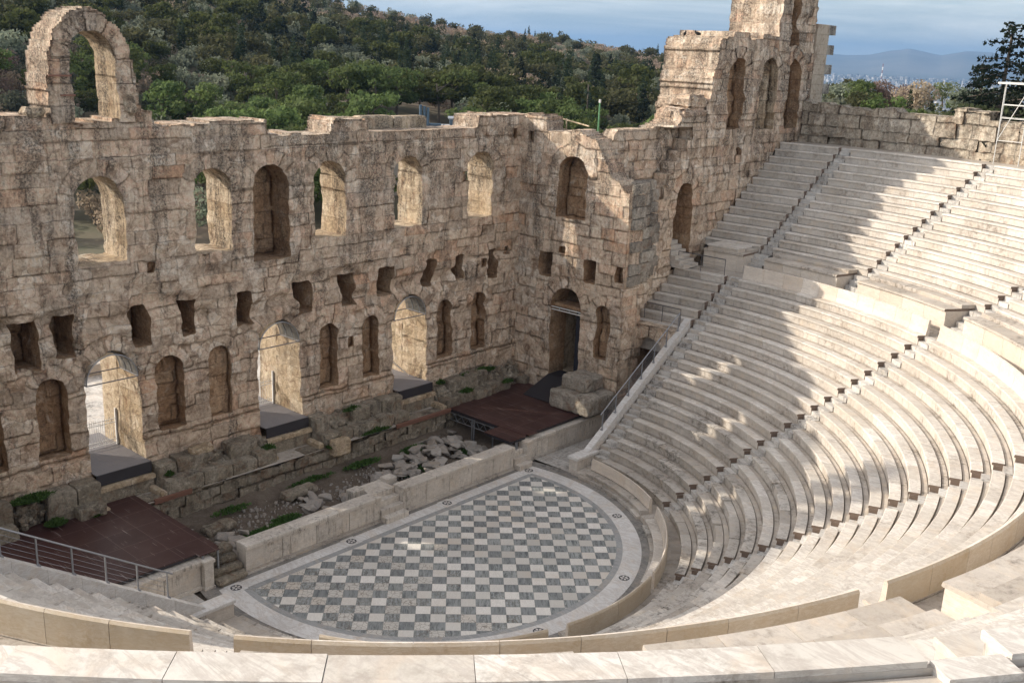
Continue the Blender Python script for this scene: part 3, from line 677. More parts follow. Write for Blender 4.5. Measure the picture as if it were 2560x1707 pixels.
    for (i,j,va,vb) in ((np.zeros(nZ,int),np.arange(nZ),(0,0),(0,1)),(np.full(nZ,nS-1),np.arange(nZ),(1,1),(1,0)),(np.arange(nS),np.full(nS,nZ-1),(0,1),(1,1))):
        m=D[i,j]<T-1e-6; i,j=i[m],j[m]
        if len(i)==0: continue
        a=vpos(i+va[0],j+va[1]); b_=vpos(i+vb[0],j+vb[1]); lo=D[i,j]
        for t in range(6):
            d0=lo+(T-lo)*t/6; d1=lo+(T-lo)*(t+1)/6
            qd=np.stack([np.c_[b_,d0],np.c_[a,d0],np.c_[a,d1],np.c_[b_,d1]],1)
            cc=np.clip(np.searchsorted(cb,qd[...,1].mean(1))-1,0,len(cb)-2)[:,None]; fz=np.clip((qd[...,1]-cb[cc])/(cb[cc+1]-cb[cc]),0,1)*.9998
            emit(0,qd,tint_b[i,j],np.stack([qd[...,2]/.85+.37*cc,cc+fz],-1))
    for k,a in parts.items():
        V=np.concatenate(a['V']); F=np.concatenate(a['F']); 
        nm=name if k<=0 else opens[k-1]['n']; mt=mats[0] if k<=0 else opens[k-1].get('m',mats[1])
        V=V-np.array(parent.location)
        me=bpy.data.meshes.new(nm); me.vertices.add(len(V)); me.vertices.foreach_set('co',V.ravel()); me.loops.add(F.size); me.loops.foreach_set('vertex_index',F.ravel().astype(np.int32))
        me.polygons.add(len(F)); me.polygons.foreach_set('loop_start',(np.arange(len(F))*4).astype(np.int32))
        at=me.attributes.new('tint','FLOAT','FACE'); at.data.foreach_set('value',np.concatenate(a['T']).astype(np.float32))
        uvl=me.uv_layers.new(name='UVMap'); uvl.data.foreach_set('uv',np.concatenate(a['UV']).astype(np.float32).ravel())
        me.update(calc_edges=True); me.validate()
        bm=bmesh.new(); bm.from_mesh(me); bmesh.ops.remove_doubles(bm,verts=bm.verts,dist=.002); bm.to_mesh(me); bm.free()
        o=bpy.data.objects.new(nm,me); C.objects.link(o); me.materials.append(mt); o.parent=parent
def rough_block(mb,x0,x1,y0,y1,z0,z1,amp=.03,tint=.5,res=.22,rnd=.05):
    nx=max(2,int((x1-x0)/res)); ny=max(2,int((y1-y0)/res)); nz=max(2,int((z1-z0)/res)); V={};F=[];VL=[]
    def vid(i,j,k):
        if (i,j,k) not in V:
            V[(i,j,k)]=len(VL); p=np.array([x0+(x1-x0)*i/nx,y0+(y1-y0)*j/ny,z0+(z1-z0)*k/nz])
            c=np.array([(x0+x1)/2,(y0+y1)/2,(z0+z1)/2]); ext=sum([i in (0,nx),j in (0,ny),k in (0,nz)])
            if ext>=2: p=p+(c-p)/np.linalg.norm(c-p)*rnd*(ext-1)
            VL.append(p)
        return V[(i,j,k)]
    for i in range(nx):
        for j in range(ny):
            F.append((vid(i,j,0),vid(i,j+1,0),vid(i+1,j+1,0),vid(i+1,j,0))); F.append((vid(i,j,nz),vid(i+1,j,nz),vid(i+1,j+1,nz),vid(i,j+1,nz)))
    for i in range(nx):
        for k in range(nz):
            F.append((vid(i,0,k),vid(i+1,0,k),vid(i+1,0,k+1),vid(i,0,k+1))); F.append((vid(i,ny,k),vid(i,ny,k+1),vid(i+1,ny,k+1),vid(i+1,ny,k)))
    for j in range(ny):
        for k in range(nz):
            F.append((vid(0,j,k),vid(0,j,k+1),vid(0,j+1,k+1),vid(0,j+1,k))); F.append((vid(nx,j,k),vid(nx,j+1,k),vid(nx,j+1,k+1),vid(nx,j,k+1)))
    P=np.array(VL); P=P+np.stack([vnoise(P,.4,51),vnoise(P,.4,52),vnoise(P,.4,53)],-1)*amp+np.stack([vnoise(P,.13,54),vnoise(P,.13,55),vnoise(P,.13,56)],-1)*amp*.6
    mb.add(P,F,tint); return mb
YS,YA,XR=9.4,3.0,15.7
def O(n,x,w,z0,z1,d,arch=True,m=None,**k):
    r=dict(n=n,x=x,w=w,z0=z0,z1=z1,d=d,arch=arch,**k)
    if m: r['m']=m
    return r
# --- stage building wall
sk=empty('stage_wall',(0,YS,1.2),0,'long weathered stone stage wall with rows of arches, niches and three doorways','ruin wall')
op=[]
for x in (-8.6,-.5,7.6): op.append(O('doorway',x,2.35,1.0,7.45,9,rag=.5,m=M_jamb))
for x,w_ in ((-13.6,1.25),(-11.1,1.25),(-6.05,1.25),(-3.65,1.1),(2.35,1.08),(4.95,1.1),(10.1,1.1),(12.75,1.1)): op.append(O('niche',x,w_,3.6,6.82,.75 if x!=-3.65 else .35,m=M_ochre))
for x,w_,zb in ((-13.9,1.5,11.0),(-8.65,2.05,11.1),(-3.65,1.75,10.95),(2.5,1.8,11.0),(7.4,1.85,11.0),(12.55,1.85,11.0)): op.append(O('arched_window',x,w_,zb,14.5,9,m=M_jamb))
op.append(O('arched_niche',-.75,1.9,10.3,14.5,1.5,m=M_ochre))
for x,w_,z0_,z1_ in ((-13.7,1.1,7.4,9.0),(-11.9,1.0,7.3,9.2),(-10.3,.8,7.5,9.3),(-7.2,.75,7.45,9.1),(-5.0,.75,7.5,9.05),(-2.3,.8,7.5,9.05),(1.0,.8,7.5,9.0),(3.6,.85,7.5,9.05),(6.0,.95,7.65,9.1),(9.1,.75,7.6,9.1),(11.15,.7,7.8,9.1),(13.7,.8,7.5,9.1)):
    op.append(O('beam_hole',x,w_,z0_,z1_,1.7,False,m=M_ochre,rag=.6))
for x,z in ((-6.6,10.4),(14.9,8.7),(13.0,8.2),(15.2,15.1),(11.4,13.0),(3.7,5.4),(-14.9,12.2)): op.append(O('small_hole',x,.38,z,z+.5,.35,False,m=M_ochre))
outl=[(-17.6,0),(XR+.6,0),(XR+.6,16.35),(12.6,16.4),(12.3,16.3),(12.25,15.75),(4.85,15.72),(4.8,16.3),(2.75,16.4),(2.6,16.1),(2.55,15.75),(-.8,15.8),(-.9,16.4),(-3.6,16.5),(-3.75,16.35),(-6.1,16.35),(-6.2,16.85),(-9.4,16.35),(-9.6,16.75),(-12,16.8),(-17.6,16.8)]
def ero_sk(s,z):
    P=np.stack([s,z*1.3,0*s],-1)
    n=vnoise(P,1.3,21)*.5+vnoise(P,.6,22)*.5
    zone=np.exp(-((z-8.3)/1.5)**2)*.5+np.clip((-9.0-s)/3,0,1)*np.exp(-((z-8.5)/2.2)**2)*.5+.12
    e=np.clip(n+.08,0,1)*zone*1.15
    inside=(z<3)&False
    return e
def extra_sk(S,Z):
    z=np.zeros_like(S)
    # shallow pilasters between the lower niches stay proud; the attic band is set back a little
    z+=np.where((Z>15.3)&(S>-1),.04,0); z+=np.where((S>5.0)&(Z>11)&(S<5.25),-.0,0)
    z+=np.where((S<4.9)&(S>-6.2)&(Z>9.9),0,.0)
    pil=np.zeros_like(S,bool)
    return z+np.where((Z<3.4),0,.09)
mp=lambda s,z,d: np.stack([s,YS+d,z],-1)
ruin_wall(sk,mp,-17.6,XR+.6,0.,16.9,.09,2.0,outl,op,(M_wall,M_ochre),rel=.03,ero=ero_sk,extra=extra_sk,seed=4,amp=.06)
# door leaf inside the central upper niche
mb=MB(); mb.box(-1.62,-1.05,YS+1.2,YS+1.28,10.3,12.3); mb.build('niche_door',M_door,sk)
# upper parapet stones on the rear edge
mb=MB()
for a,b_,z1_ in ((5.6,7.6,16.35),(7.7,9.9,16.3),(-17,-12.2,17.0)):
    mb.bbox(a,b_,YS+1.6,YS+2.35,15.6,z1_,.08,random.random())
mb.build('parapet_stones',M_jamb2,sk)
# --- free-standing arch on top
ar=empty('free_standing_arch',(-9.1,YS,16.7),0,'tall lone arch of pale weathered stone standing on top of the stage wall','ruined arch')
ol=[(-10.25,16.5),(-10.3,17.8),(-10.2,19.0),(-9.95,19.8),(-9.4,20.45),(-8.8,20.65),(-8.1,20.55),(-7.5,20.15),(-7.05,19.4),(-6.95,18.4),(-6.8,17.4),(-6.65,16.5)]
ruin_wall(ar,mp,-10.6,-6.4,16.5,21.0,.08,1.75,ol,[O('arch_opening',-8.55,1.8,16.4,19.85,9,m=M_jamb,fan=1)],(M_wall,M_jamb),rel=.08,seed=9,amp=.07,ragged=.07,ch=.8)
mb=MB(); rough_block(mb,-7.5,-6.9,YS-.1,YS+.5,16.7,17.6,.05,.9,.15,.12); mb.build('loose_stone',M_jamb2,ar); mb=MB(); rough_block(mb,-11.2,-10.4,YS+.0,YS+.8,16.7,17.1,.05,.6,.15,.1); mb.build('loose_stone',M_jamb2,ar)
mb=MB(); mb.box(-10.3,-9.45,YS-.06,YS-.01,18.2,18.26); mb.box(-9.9,-9.35,YS-.06,YS-.01,17.5,17.56); mb.build('iron_clamp',M_rust,ar)
# --- return wall at the right
rt=empty('return_wall',(XR,6,1.2),0,'stone wall standing at right angles at the right end of the stage, with tall dark doorway','ruin wall')
mr=lambda s,z,d: np.stack([XR+d,s,z],-1)
outr=[(2.0,0),(YS+.6,0),(YS+.6,16.35),(7.9,16.4),(7.75,15.6),(5.6,15.8),(4.4,15.4),(4.1,15.0),(3.6,14.2),(3.3,13.6),(2.9,13.5),(2.5,13.1),(2.0,12.9)]
opr=[O('doorway',5.8,2.1,1.2,7.3,9,m=M_ochre,rag=.6),O('niche',3.25,.9,3.85,6.85,.55,m=M_ochre),O('arched_niche',5.8,2.0,11.15,14.45,.95,m=M_ochre),
 O('beam_hole',7.4,.95,7.7,9.1,1.35,False,m=M_ochre),O('beam_hole',4.3,.8,7.85,9.1,1.35,False,m=M_ochre),O('beam_hole',2.35,.5,8.2,9.1,.5,False,m=M_ochre),O('small_hole',8.9,.4,15.0,15.5,.3,False),O('small_hole',6.3,.45,9.2,9.6,.3,False)]
ruin_wall(rt,mr,2.0,YS+.6,0.,16.9,.09,1.4,outr,opr,(M_wall,M_ochre),rel=.035,ero=lambda s,z:np.clip(vnoise(np.stack([s,z,0*s],-1),1.1,31),0,1)*.12,seed=14)
mb=MB(); mb.box(XR+.9,XR+.96,4.78,5.7,2.15,5.9); mb.build('door_leaf',M_door,rt)
mb=MB(); mb.box(XR+1.41,XR+4.4,4.55,4.62,1.3,7.5); mb.box(XR+1.41,XR+4.4,6.98,7.05,1.3,7.5); mb.box(XR+4.41,XR+4.5,4.5,7.1,1.3,7.6); mb.box(XR+1.41,XR+4.4,4.5,7.1,7.51,7.6); mb.box(XR+1.41,XR+4.4,4.63,6.97,2.0,2.1); mb.build('passage',M_jamb2,rt)
mb=MB(); mb.box(XR+.3,XR+1.3,4.7,6.9,6.12,6.3); mb.build('lintel',M_ochre2,rt)
mb=MB(); mb.tube((XR+.1,4.7,6.1),(XR+.1,6.9,6.1),.03,6); mb.tube((XR+.1,4.7,5.95),(XR+.1,6.9,5.95),.03,6)
for y in (4.9,5.6,6.3): mb.tube((XR+.1,y,5.95),(XR+.1,y,6.1),.02,4)
mb.build('door_bar',M_paint,rt)
# --- long side wall with the tower
an=empty('tower_wall',(26,YA,4),0,'high ruined side wall with three blind arches and a tall broken tower beside the upper seats','ruin wall')
ma=lambda s,z,d: np.stack([s,YA+d,z],-1)
oa=[(17.0,0),(36.0,0),(36.0,16.6),(21.6,16.6),(21.5,16.2),(20.2,15.95),(17.2,15.9),(17.0,15.6)]
ou=[(24.2,16.3),(36.0,16.3),(35.95,19),(36.05,21.6),(35.8,23.6),(35.9,28.4),(31.5,28.4),(31.65,24),(31.6,21.6),(31.4,21.1),(29.5,21.2),(29.3,20.9),(28.2,20.85),(28.0,21.25),(26.2,21.2),(26.0,20.9),(24.9,20.8),(24.6,20.2),(24.75,19.4),(24.4,18.4),(24.55,17.6),(24.1,17.1)]
opa=[O('blind_arch',27.05,1.7,15.75,19.8,.75,m=M_ochre),O('blind_arch',30.75,1.9,15.65,19.85,.6,m=M_jamb),O('blind_arch',33.9,1.6,15.6,19.85,.9,m=M_ochre)]
opl=[O('blind_arch',27.05,1.7,15.75,22,.75,False,m=M_ochre),O('blind_arch',30.75,1.9,15.65,22,.6,False,m=M_jamb),O('blind_arch',33.9,1.6,15.6,22,.9,False,m=M_ochre),
     O('stair_doorway',22.5,1.7,8.0,12.9,1.6,m=M_ochre,rag=1.2),O('small_hole',27.9,.4,14.2,14.7,.3,False)]
opu=opa+[O('broken_cleft',33.3,1.0,20.6,29,.8,False,m=M_ochre,rag=2)]
def extra_an(S,Z):
    # broken flight of stones: the upper left part is set back in steps
    e=np.zeros_like(S); st=np.floor((Z-11.0)/.62)
    edge=19.0+.55*st-np.where(Z>15.2,0,0)
    rec=(S<edge)&(Z>12.2)&(Z<16.0); e+=np.where(rec,1.0,0)
    e+=np.where((Z>14.6)&(S<20.2),-.25,0)*0
    e+=np.where((S<26.0)&(Z>16.4),.0,0)+np.where((Z>20.9)&(S>31.3)&(S<32.6),.15,0)
    return e
ero_an=lambda s,z:np.clip(vnoise(np.stack([s,z,0*s],-1),1.0,41)+.1,0,1)*.22
ruin_wall(an,ma,17.0,36.1,3.5,16.61,.10,2.0,oa,opl,(M_wall,M_ochre),rel=.05,ero=ero_an,extra=extra_an,seed=23,amp=.06,ch=.52,ragged=.03)
ruin_wall(an,ma,23.8,36.1,16.62,28.3,.10,3.7,ou,opu,(M_wall,M_ochre),rel=.05,ero=ero_an,seed=24,amp=.06,ch=.55,ragged=.05)
mb=MB(); rough_block(mb,21.6,24.2,3.1,5.0,16.4,17.0,.1,.8,.2,.25); rough_block(mb,22.6,24.3,3.2,5.0,16.9,17.7,.1,.6,.2,.25); mb.build('wall_stump',M_wall2,an)
# steps of projecting dark corner stones
sb=empty('broken_corner',(17.3,2.4,2.3),0,'stepped mass of dark lichen covered stones at the corner of the return wall','ruin wall')
mb=MB(); rr=random.Random(5)
lich=MB()
for lvl in range(20):
    z=2.0+.6*lvl
    if z>13.3: break
    x=XR+(.25 if lvl>9 else 1.42); xe=17.5 if lvl<9 else 18.5+.45*((lvl*5)%3)
    while x<xe:
        w_=.6+.6*rr.random(); tgt=lich if lvl>=10 else mb
        y0_=(1.78+.2*rr.random() if x<XR+1.3 else 2.0+.3*rr.random()+max(0,(x-17.2))*.42)
        if lvl>=10 and rr.random()<.2: y0_+=.3
        if y0_<2.92: rough_block(tgt,x+.01,x+w_,y0_,3.12 if x>XR+1.0 else 2.1,z+.01,z+.585,.035,rr.random(),.2,.03)
        x+=w_
lich.build('lichen_stones',M_lich,sb)
mb.build('corner_stones',M_wall2,sb,uv=None)
# restored pier at the far end of the tower
t=empty('restored_pier',(37.5,3.4,15),0,'restored pier of smooth beige blocks with staggered toothing right of the tower','pier')
z=14.6; i=0
while z<21.5:
    h=.62; xr=[38.3,39.1][i%2] 
    mb=MB(); mb.bbox(36.1,37.7,3.0,4.6,z+.005,z+h-.005,.015,random.random()); mb.build('block',M_beige,t)
    if i%2: 
        mb=MB(); mb.bbox(37.71,39.2,3.25,4.3,z+.005,z+h-.005,.02,random.random()); mb.build('block',M_beige2,t)
    else:
        mb=MB(); mb.bbox(37.71,38.5,3.35,4.5,z+.005,z+h-.005,.02,random.random()); mb.build('block',M_old,t)
    z+=h; i+=1
# vault over the right passage
vt=empty('vaulted_passage',(17.6,1.4,0),0,'low dark vaulted passage mouth under the seats beside the return wall','vault')
mv=lambda s,z,d: np.stack([17.55+d,s,z],-1)
ruin_wall(vt,mv,.06,3.0,0.,5.95,.09,5.0,[(.06,0),(3.0,0),(3.0,5.75),(.06,5.75)],[O('vault',1.5,2.1,-1,5.1,4.6,m=M_ochre)],(M_wall,M_ochre),rel=.06,seed=31,amp=.03)
# stairs up in the ruined doorway at the landing
t=empty('side_steps',(22.5,3,8.2),0,'short flight of pale steps climbing into the ruined doorway by the landing','steps')
for i in range(6):
    mb=MB(); mb.bbox(21.75,23.0,2.95+.0,3.2+.3*(6-i)*.0+.3*i+.35,8.2+.2*i,8.2+.2*(i+1),.01,random.random()); 
    mb=MB(); mb.bbox(21.7,23.2,2.25+.3*i,4.4,8.2+.22*i,8.2+.22*(i+1)-.004,.012,random.random()); mb.build('step',M_mar,t)
# podium end block at the right landing
t=empty('podium_block',(23.9,.8,8.2),0,'square marble block end of the podium beside the right landing','podium block')
mb=MB(); mb.bbox(23.58,25.0,.0,1.9,8.15,9.43,.01,.6); mb.build('body',M_pod,t)
mb=MB(); mb.bbox(23.50,25.08,-.05,1.95,9.432,9.53,.02,.7); mb.build('cap',M_mar,t)
# outer rubble wall round the top of the seating
ow=empty('outer_wall',(35.3,0,14.7),0,'rough rubble wall of large irregular blocks along the top walkway','rubble wall')
Rw=35.3; mo=lambda s,z,d: np.stack([(Rw+d)*np.cos(.085-s/Rw),(Rw+d)*np.sin(.085-s/Rw),z],-1)
oo=[(0,14.4),(27,14.4),(27,17.4),(16.8,17.4),(16.7,16.9),(12.0,17.0),(11.9,17.45),(9.8,17.5),(9.7,16.95),(6.2,17.0),(6.0,17.25),(5,17.2),(4.6,17.0),(0,17.3)]
ruin_wall(ow,mo,0,27,14.4,17.8,.09,1.2,oo,[],(M_rub,M_rub),rel=.22,ero=lambda s,z:np.clip(vnoise(np.stack([s,z,0*s],-1),.8,61),-1,1)*.12,seed=44,amp=.09,ch=.72,bl=(.6,1.9))
# ---------------------------------------------------------------- stage area
def plane_obj(name,x0,x1,y0,y1,z,m,nx=1,ny=1):
    mb=MB(); V=[(x0+(x1-x0)*i/nx,y0+(y1-y0)*j/ny,z) for j in range(ny+1) for i in range(nx+1)]
    mb.add(V,[(j*(nx+1)+i,j*(nx+1)+i+1,(j+1)*(nx+1)+i+1,(j+1)*(nx+1)+i) for j in range(ny) for i in range(nx)],[random.random() for _ in range(nx*ny)])
    return tag(mb.build(name,m,loc=(0,0,0)),kind='structure')
# pit floor with uneven soil
nx,ny=120,40; mb=MB(); gx=np.linspace(-17,17,nx+1); gy=np.linspace(2.9,8.0,ny+1); GX,GY=np.meshgrid(gx,gy,indexing='ij')
GZ=.06+.09*vnoise(np.stack([GX,GY,0*GX],-1),1.1,71)+.04*vnoise(np.stack([GX,GY,0*GX],-1),.35,72)+.25*np.clip((GY-6.6)/1.2,0,1)
mb.add(np.stack([GX,GY,GZ],-1).reshape(-1,3),[(i*(ny+1)+j,(i+1)*(ny+1)+j,(i+1)*(ny+1)+j+1,i*(ny+1)+j+1) for i in range(nx) for j in range(ny)])
tag(mb.build('pit_floor',M_soil,loc=(0,0,0),smooth=True),kind='structure')
plane_obj('stage_level',-17,17,7.85,12,1.30,M_foot,14,3)
plane_obj('passage_floor',9.62,18,-.2,2.5,.012,M_stp,9,3); plane_obj('passage_floor',-18,-9.62,-.2,2.5,.012,M_stp,9,3)
plane_obj('inner_ground',-38,38,-36,12,-.12,M_soil)
pw=empty('pit_wall',(0,7.8,0),0,'low rough wall of grey stones and rubble along the back of the pit','rubble wall')
ruin_wall(pw,lambda s,z,d: np.stack([s,7.8+d,z],-1),-17,16,-.1,1.33,.09,.9,[(-17,-.2),(16,-.2),(16,1.3),(6,1.32),(4,1.2),(1,1.33),(-2,1.2),(-5,1.32),(-17,1.3)],[],(M_block,M_block),rel=.16,seed=57,amp=.07,ch=.45,bl=(.4,1.1),back=False)
t=empty('rusty_beam',(7.4,7.85,1.3),0,'rusty iron beam lying along the top of the pit wall','beam'); mb=MB(); mb.box(5.2,9.0,7.74,7.86,1.33,1.42); mb.build('flange',M_rust,t); mb=MB(); mb.box(5.2,9.0,7.785,7.815,1.2,1.329); mb.build('web',M_rust,t)
t=empty('rusty_beam',(-7.2,7.8,1.3),0,'short rusty iron beam beside the left brown platform','beam'); mb=MB(); mb.box(-8.0,-6.3,7.74,7.86,1.33,1.42); mb.build('flange',M_rust,t); mb=MB(); mb.box(-8.0,-6.3,7.785,7.815,1.2,1.329); mb.build('web',M_rust,t)
def bank(xa,xb,lab,seed,frontlow=True):
    r_=random.Random(seed); t=empty('foundation_bank',((xa+xb)/2,8.6,1.3),0,lab,'foundation','foundation banks of big blocks before the stage wall')
    x=xa
    while x<xb-.3:       # lower course
        w_=min(xb-x,.8+.9*r_.random()); h=.5+.15*r_.random(); y0_=7.85+.25*r_.random()
        if frontlow and r_.random()<.85: 
            mb=MB(); rough_block(mb,x+.015,x+w_-.015,y0_,8.75,1.28,1.3+h,.035,r_.random(),.13,.03); mb.build('block',M_block,t)
        x+=w_
    x=xa
    while x<xb-.3:
        w_=min(xb-x,.8+.8*r_.random()); h=1.15+.15*r_.random(); y0_=8.45+.2*r_.random()
        mb=MB()
        if r_.random()<.72: rough_block(mb,x+.015,x+w_-.015,y0_,9.38,1.29,1.3+h,.035,r_.random(),.13,.03); mb.build('block',M_block,t)
        else:
            for q in range(60):
                cx,cy=x+r_.random()*w_,y0_+.1+r_.random()*(9.3-y0_); s_=.06+.12*r_.random(); zz=1.3+(h-.1)*r_.random()**.5*(.4+.6*(cy-y0_)/(9.4-y0_))
                rough_block(mb,cx-s_,cx+s_,cy-s_,cy+s_,zz-s_,zz+s_*.7,.03,r_.random(),.12,.05)
            rough_block(mb,x+.05,x+w_-.05,y0_+.25,9.38,1.29,1.3+h-.35,.12,r_.random(),.14,.2)
            mb.build('rubble_core',M_block,t)
        x+=w_
    return t
bank(-17,-9.85,'bank of big dark blocks with grass left of the left doorway, behind the brown platform',1)
bank(-7.3,-1.8,'bank of grey blocks and rubble between the left and middle doorways',2)
bank(.8,6.35,'bank of weathered blocks and rubble between the middle and right doorways',3)
bank(8.9,15.6,'bank of long grey blocks overgrown with green between the right doorway and the corner',4)
for (x0,x1,y0,y1,z0,z1,lab) in ((13.3,15.7,1.95,4.7,1.4,2.35,'big flat grey block at the foot of the right corner wall'),(13.95,15.6,2.75,4.4,2.36,3.1,'grey block lying on the big flat block by the right corner'),
        (.95,1.9,7.3,7.85,.9,1.75,'pale squared block at the pit edge right of the middle doorway'),(-5.7,-4.7,8.5,9.1,2.47,2.75,'pale broken marble slab lying on the blocks between the left and middle doorways'),
        (-6.9,-5.5,5.6,6.3,.1,.42,'dark flat slab lying in the pit near the left platform'),(-2.6,-.9,6.2,6.9,.15,.45,'long dark slab half sunk in the soil near the pit wall')):
    mb=MB(); rough_block(mb,x0,x1,y0,y1,z0,z1,.05,random.random(),.10,.05); o=mb.build('stone_block',(M_lich if 'corner' in lab else M_block) if 'pale' not in lab else M_jamb2); tag(o,lab,'block')
# door decks, sills, canopies, gates
DN=['left','middle','right']
for i,xc in enumerate((-8.6,-.5,7.6)):
    t=empty('door_deck',(xc,9.6,2.15),0,f'grey boarded deck with black front in the {DN[i]} doorway of the stage wall','deck','boarded decks in the three doorways')
    mb=MB()
    for q in range(30): y=9.04+q*.15; mb.box(xc-1.19,xc+1.19,y,y+.14,2.56,2.6,random.random())
    mb.build('boards',M_deckg,t); mb=MB(); mb.box(xc-1.19,xc+1.19,8.98,9.03,2.12,2.605); mb.build('fascia',M_black,t)
    mb=MB(); mb.bbox(xc-1.25,xc+1.25,8.8,9.5,1.9,2.1,.03,.5); mb.bbox(xc+1.0,xc+1.28,7.95,8.95,1.31,1.6,.08,.5); mb.bbox(xc-1.3,xc-1.1,8.2,8.95,1.31,1.5,.05,.5)
    mb.build('stone_sill',M_jamb2,t); mb=MB(); mb.box(xc-1.22,xc+1.22,8.9,9.6,1.31,1.895); mb.build('sill_base',M_block,t)
    ps=empty('passage_wall',(xc,12,2.5),0,f'sunlit side walls of the passage behind the {DN[i]} doorway','passage wall','passage side walls behind the doorways')
    for sg in (1,-1):
        mb=MB(); a_,b_=sorted((xc+sg*1.17,xc+sg*1.9)); rough_block(mb,a_,b_,11.42,12.9,2.5,7.4,.03,.6,.25,.02); mb.build('side',M_jamb2,ps)
    # canopy
    t=empty('door_canopy',(xc,9.3,6.3),0,f'half round smoked canopy with steel ribs in the arch of the {DN[i]} doorway','canopy','half round canopies in the doorway arches')
    r_=1.1; mb=MB(); n=16; V=[]
    for y in (9.5,11.0):
        for q in range(n+1): a=PI*q/n; V.append((xc+r_*math.cos(a),y,6.25+r_*math.sin(a)))
    mb.add(V,[(q,q+1,n+2+q,n+1+q) for q in range(n)]); mb.build('sheet',M_glass,t,smooth=True)
    for y in (9.5,10.0,10.5,11.0):
        mb=MB()
        for q in range(n): a,b_=PI*q/n,PI*(q+1)/n; mb.tube((xc+r_*math.cos(a),y,6.25+r_*math.sin(a)),(xc+r_*math.cos(b_),y,6.25+r_*math.sin(b_)),.022,6)
        mb.build('rib',M_steel,t)
    mb=MB(); mb.tube((xc-r_,9.5,6.25),(xc+r_,9.5,6.25),.025,6); mb.tube((xc-r_,11.0,6.25),(xc+r_,11.0,6.25),.025,6)
    mb.tube((xc-r_,9.5,6.25),(xc-r_,11.0,6.25),.025,6); mb.tube((xc+r_,9.5,6.25),(xc+r_,11.0,6.25),.025,6); mb.build('tie_frame',M_deckg,t)
    # gate
    if i<2:
        t=empty('white_gate',(xc,11.75,2.6),0,f'white barred gate with curled ornament behind the {DN[i]} doorway','gate','white gates behind the doorways')
        mb=MB(); mb.box(xc-1.15,xc-1.09,11.72,11.78,2.6,3.95); mb.build('post',M_paint,t); mb=MB(); mb.box(xc+1.09,xc+1.17,11.7,11.78,2.6,4.25); mb.build('post',M_paint,t)
        mb=MB()
        for q in range(22): x=xc-1.0+q*.095; mb.tube((x,11.75,2.66),(x,11.75,3.9),.009,5)
        mb.build('bars',M_paint,t); mb=MB()
        for z in (2.68,2.86,3.62,3.78): mb.box(xc-1.09,xc+1.09,11.735,11.765,z-.012,z+.012)
        for q in range(11):
            cx=xc-.95+q*.19
            for z in (2.77,3.70):
                for k in range(10): a,b_=k*.6,(k+1)*.6; mb.tube((cx+.05*math.cos(a),11.75,z+.05*math.sin(a)),(cx+.05*math.cos(b_),11.75,z+.05*math.sin(b_)),.007,4)
        mb.build('scroll_rails',M_paint,t)
    else:
        t=empty('open_gate_leaf',(xc+.2,11.0,2.6),0,'white gate post with slanting brace folded against the right doorway jamb','gate')
        mb=MB(); mb.box(xc-.1,xc-.02,11.7,11.78,2.6,4.2); mb.build('post',M_paint,t); mb=MB(); mb.tube((xc-.06,11.74,3.9),(xc+.95,10.6,2.65),.03,6); mb.build('brace',M_paint,t)
# stage front (pulpitum)
def front_wall(x0,x1,lab,yf=2.22,yb=2.88,h=1.04,pan=1.5):
    t=empty('pulpitum_wall',((x0+x1)/2,yf,0),0,lab,'stage front','low marble stage front walls')
    n=max(1,int(round((x1-x0)/pan))); mb=MB()
    for i in range(n):
        a=x0+(x1-x0)*i/n+.014; b_=x0+(x1-x0)*(i+1)/n-.014; mb.box(a,b_,yf,yb-.02,.14,h,random.random())
    mb.build('panels',M_pulp,t); mb=MB(); n2=max(1,int((x1-x0)/1.9))
    for i in range(n2):
        a=x0+(x1-x0)*i/n2+.004; b_=x0+(x1-x0)*(i+1)/n2-.004; mb.bbox(a,b_,yf-.09,yf+.45,h+.002,h+.16,.025,random.random())
        if yb-yf>.6: mb.bbox(a,b_,yf+.455,yb,h+.002,h+.13,.02,random.random())
        mb.box(a,b_,yf-.045,yf-.001,h-.07,h+.001,random.random())
    mb.build('coping',M_pulp,t); mb=MB()
    for i in range(n2):
        a=x0+(x1-x0)*i/n2+.004; b_=x0+(x1-x0)*(i+1)/n2-.004; mb.box(a,b_,yf-.10,yf-.002,0,.08,random.random()); mb.box(a,b_,yf-.06,yf-.002,.082,.138,random.random())
    mb.build('plinth',M_old,t); return t
front_wall(-7.4,-.66,'left half of the low panelled marble stage front')
front_wall(.62,7.85,'right half of the low panelled marble stage front')
front_wall(9.2,15.2,'low marble wall carrying the edge of the right brown platform',2.42,2.75,1.0)
front_wall(-15.2,-9.2,'low marble wall carrying the edge of the left brown platform',2.42,2.75,1.0)
def small_steps(xa,xb,lab,m,n=4,y0=1.80,rough=False):
    t=empty('stage_steps',((xa+xb)/2,2.3,0),0,lab,'steps','small flights of steps up to the stage')
    for i in range(n):
        mb=MB()
        if rough: rough_block(mb,xa,xb,y0+.3*i,3.4,.27*i+(.004 if i else 0),.27*(i+1),.05,random.random(),.16,.06)
        else: mb.bbox(xa,xb,y0+.32*i,3.6,.27*i+.002,.27*(i+1),.015,random.random())
        mb.build('step',m,t)
small_steps(-.655,.615,'four marble steps in the middle of the stage front',M_pulp)
small_steps(7.9,8.78,'marble steps at the right end of the stage front below the brown platform',M_pulp,3)
small_steps(-8.75,-7.45,'eroded dark steps at the left end of the stage front',M_block,4,1.95,True)
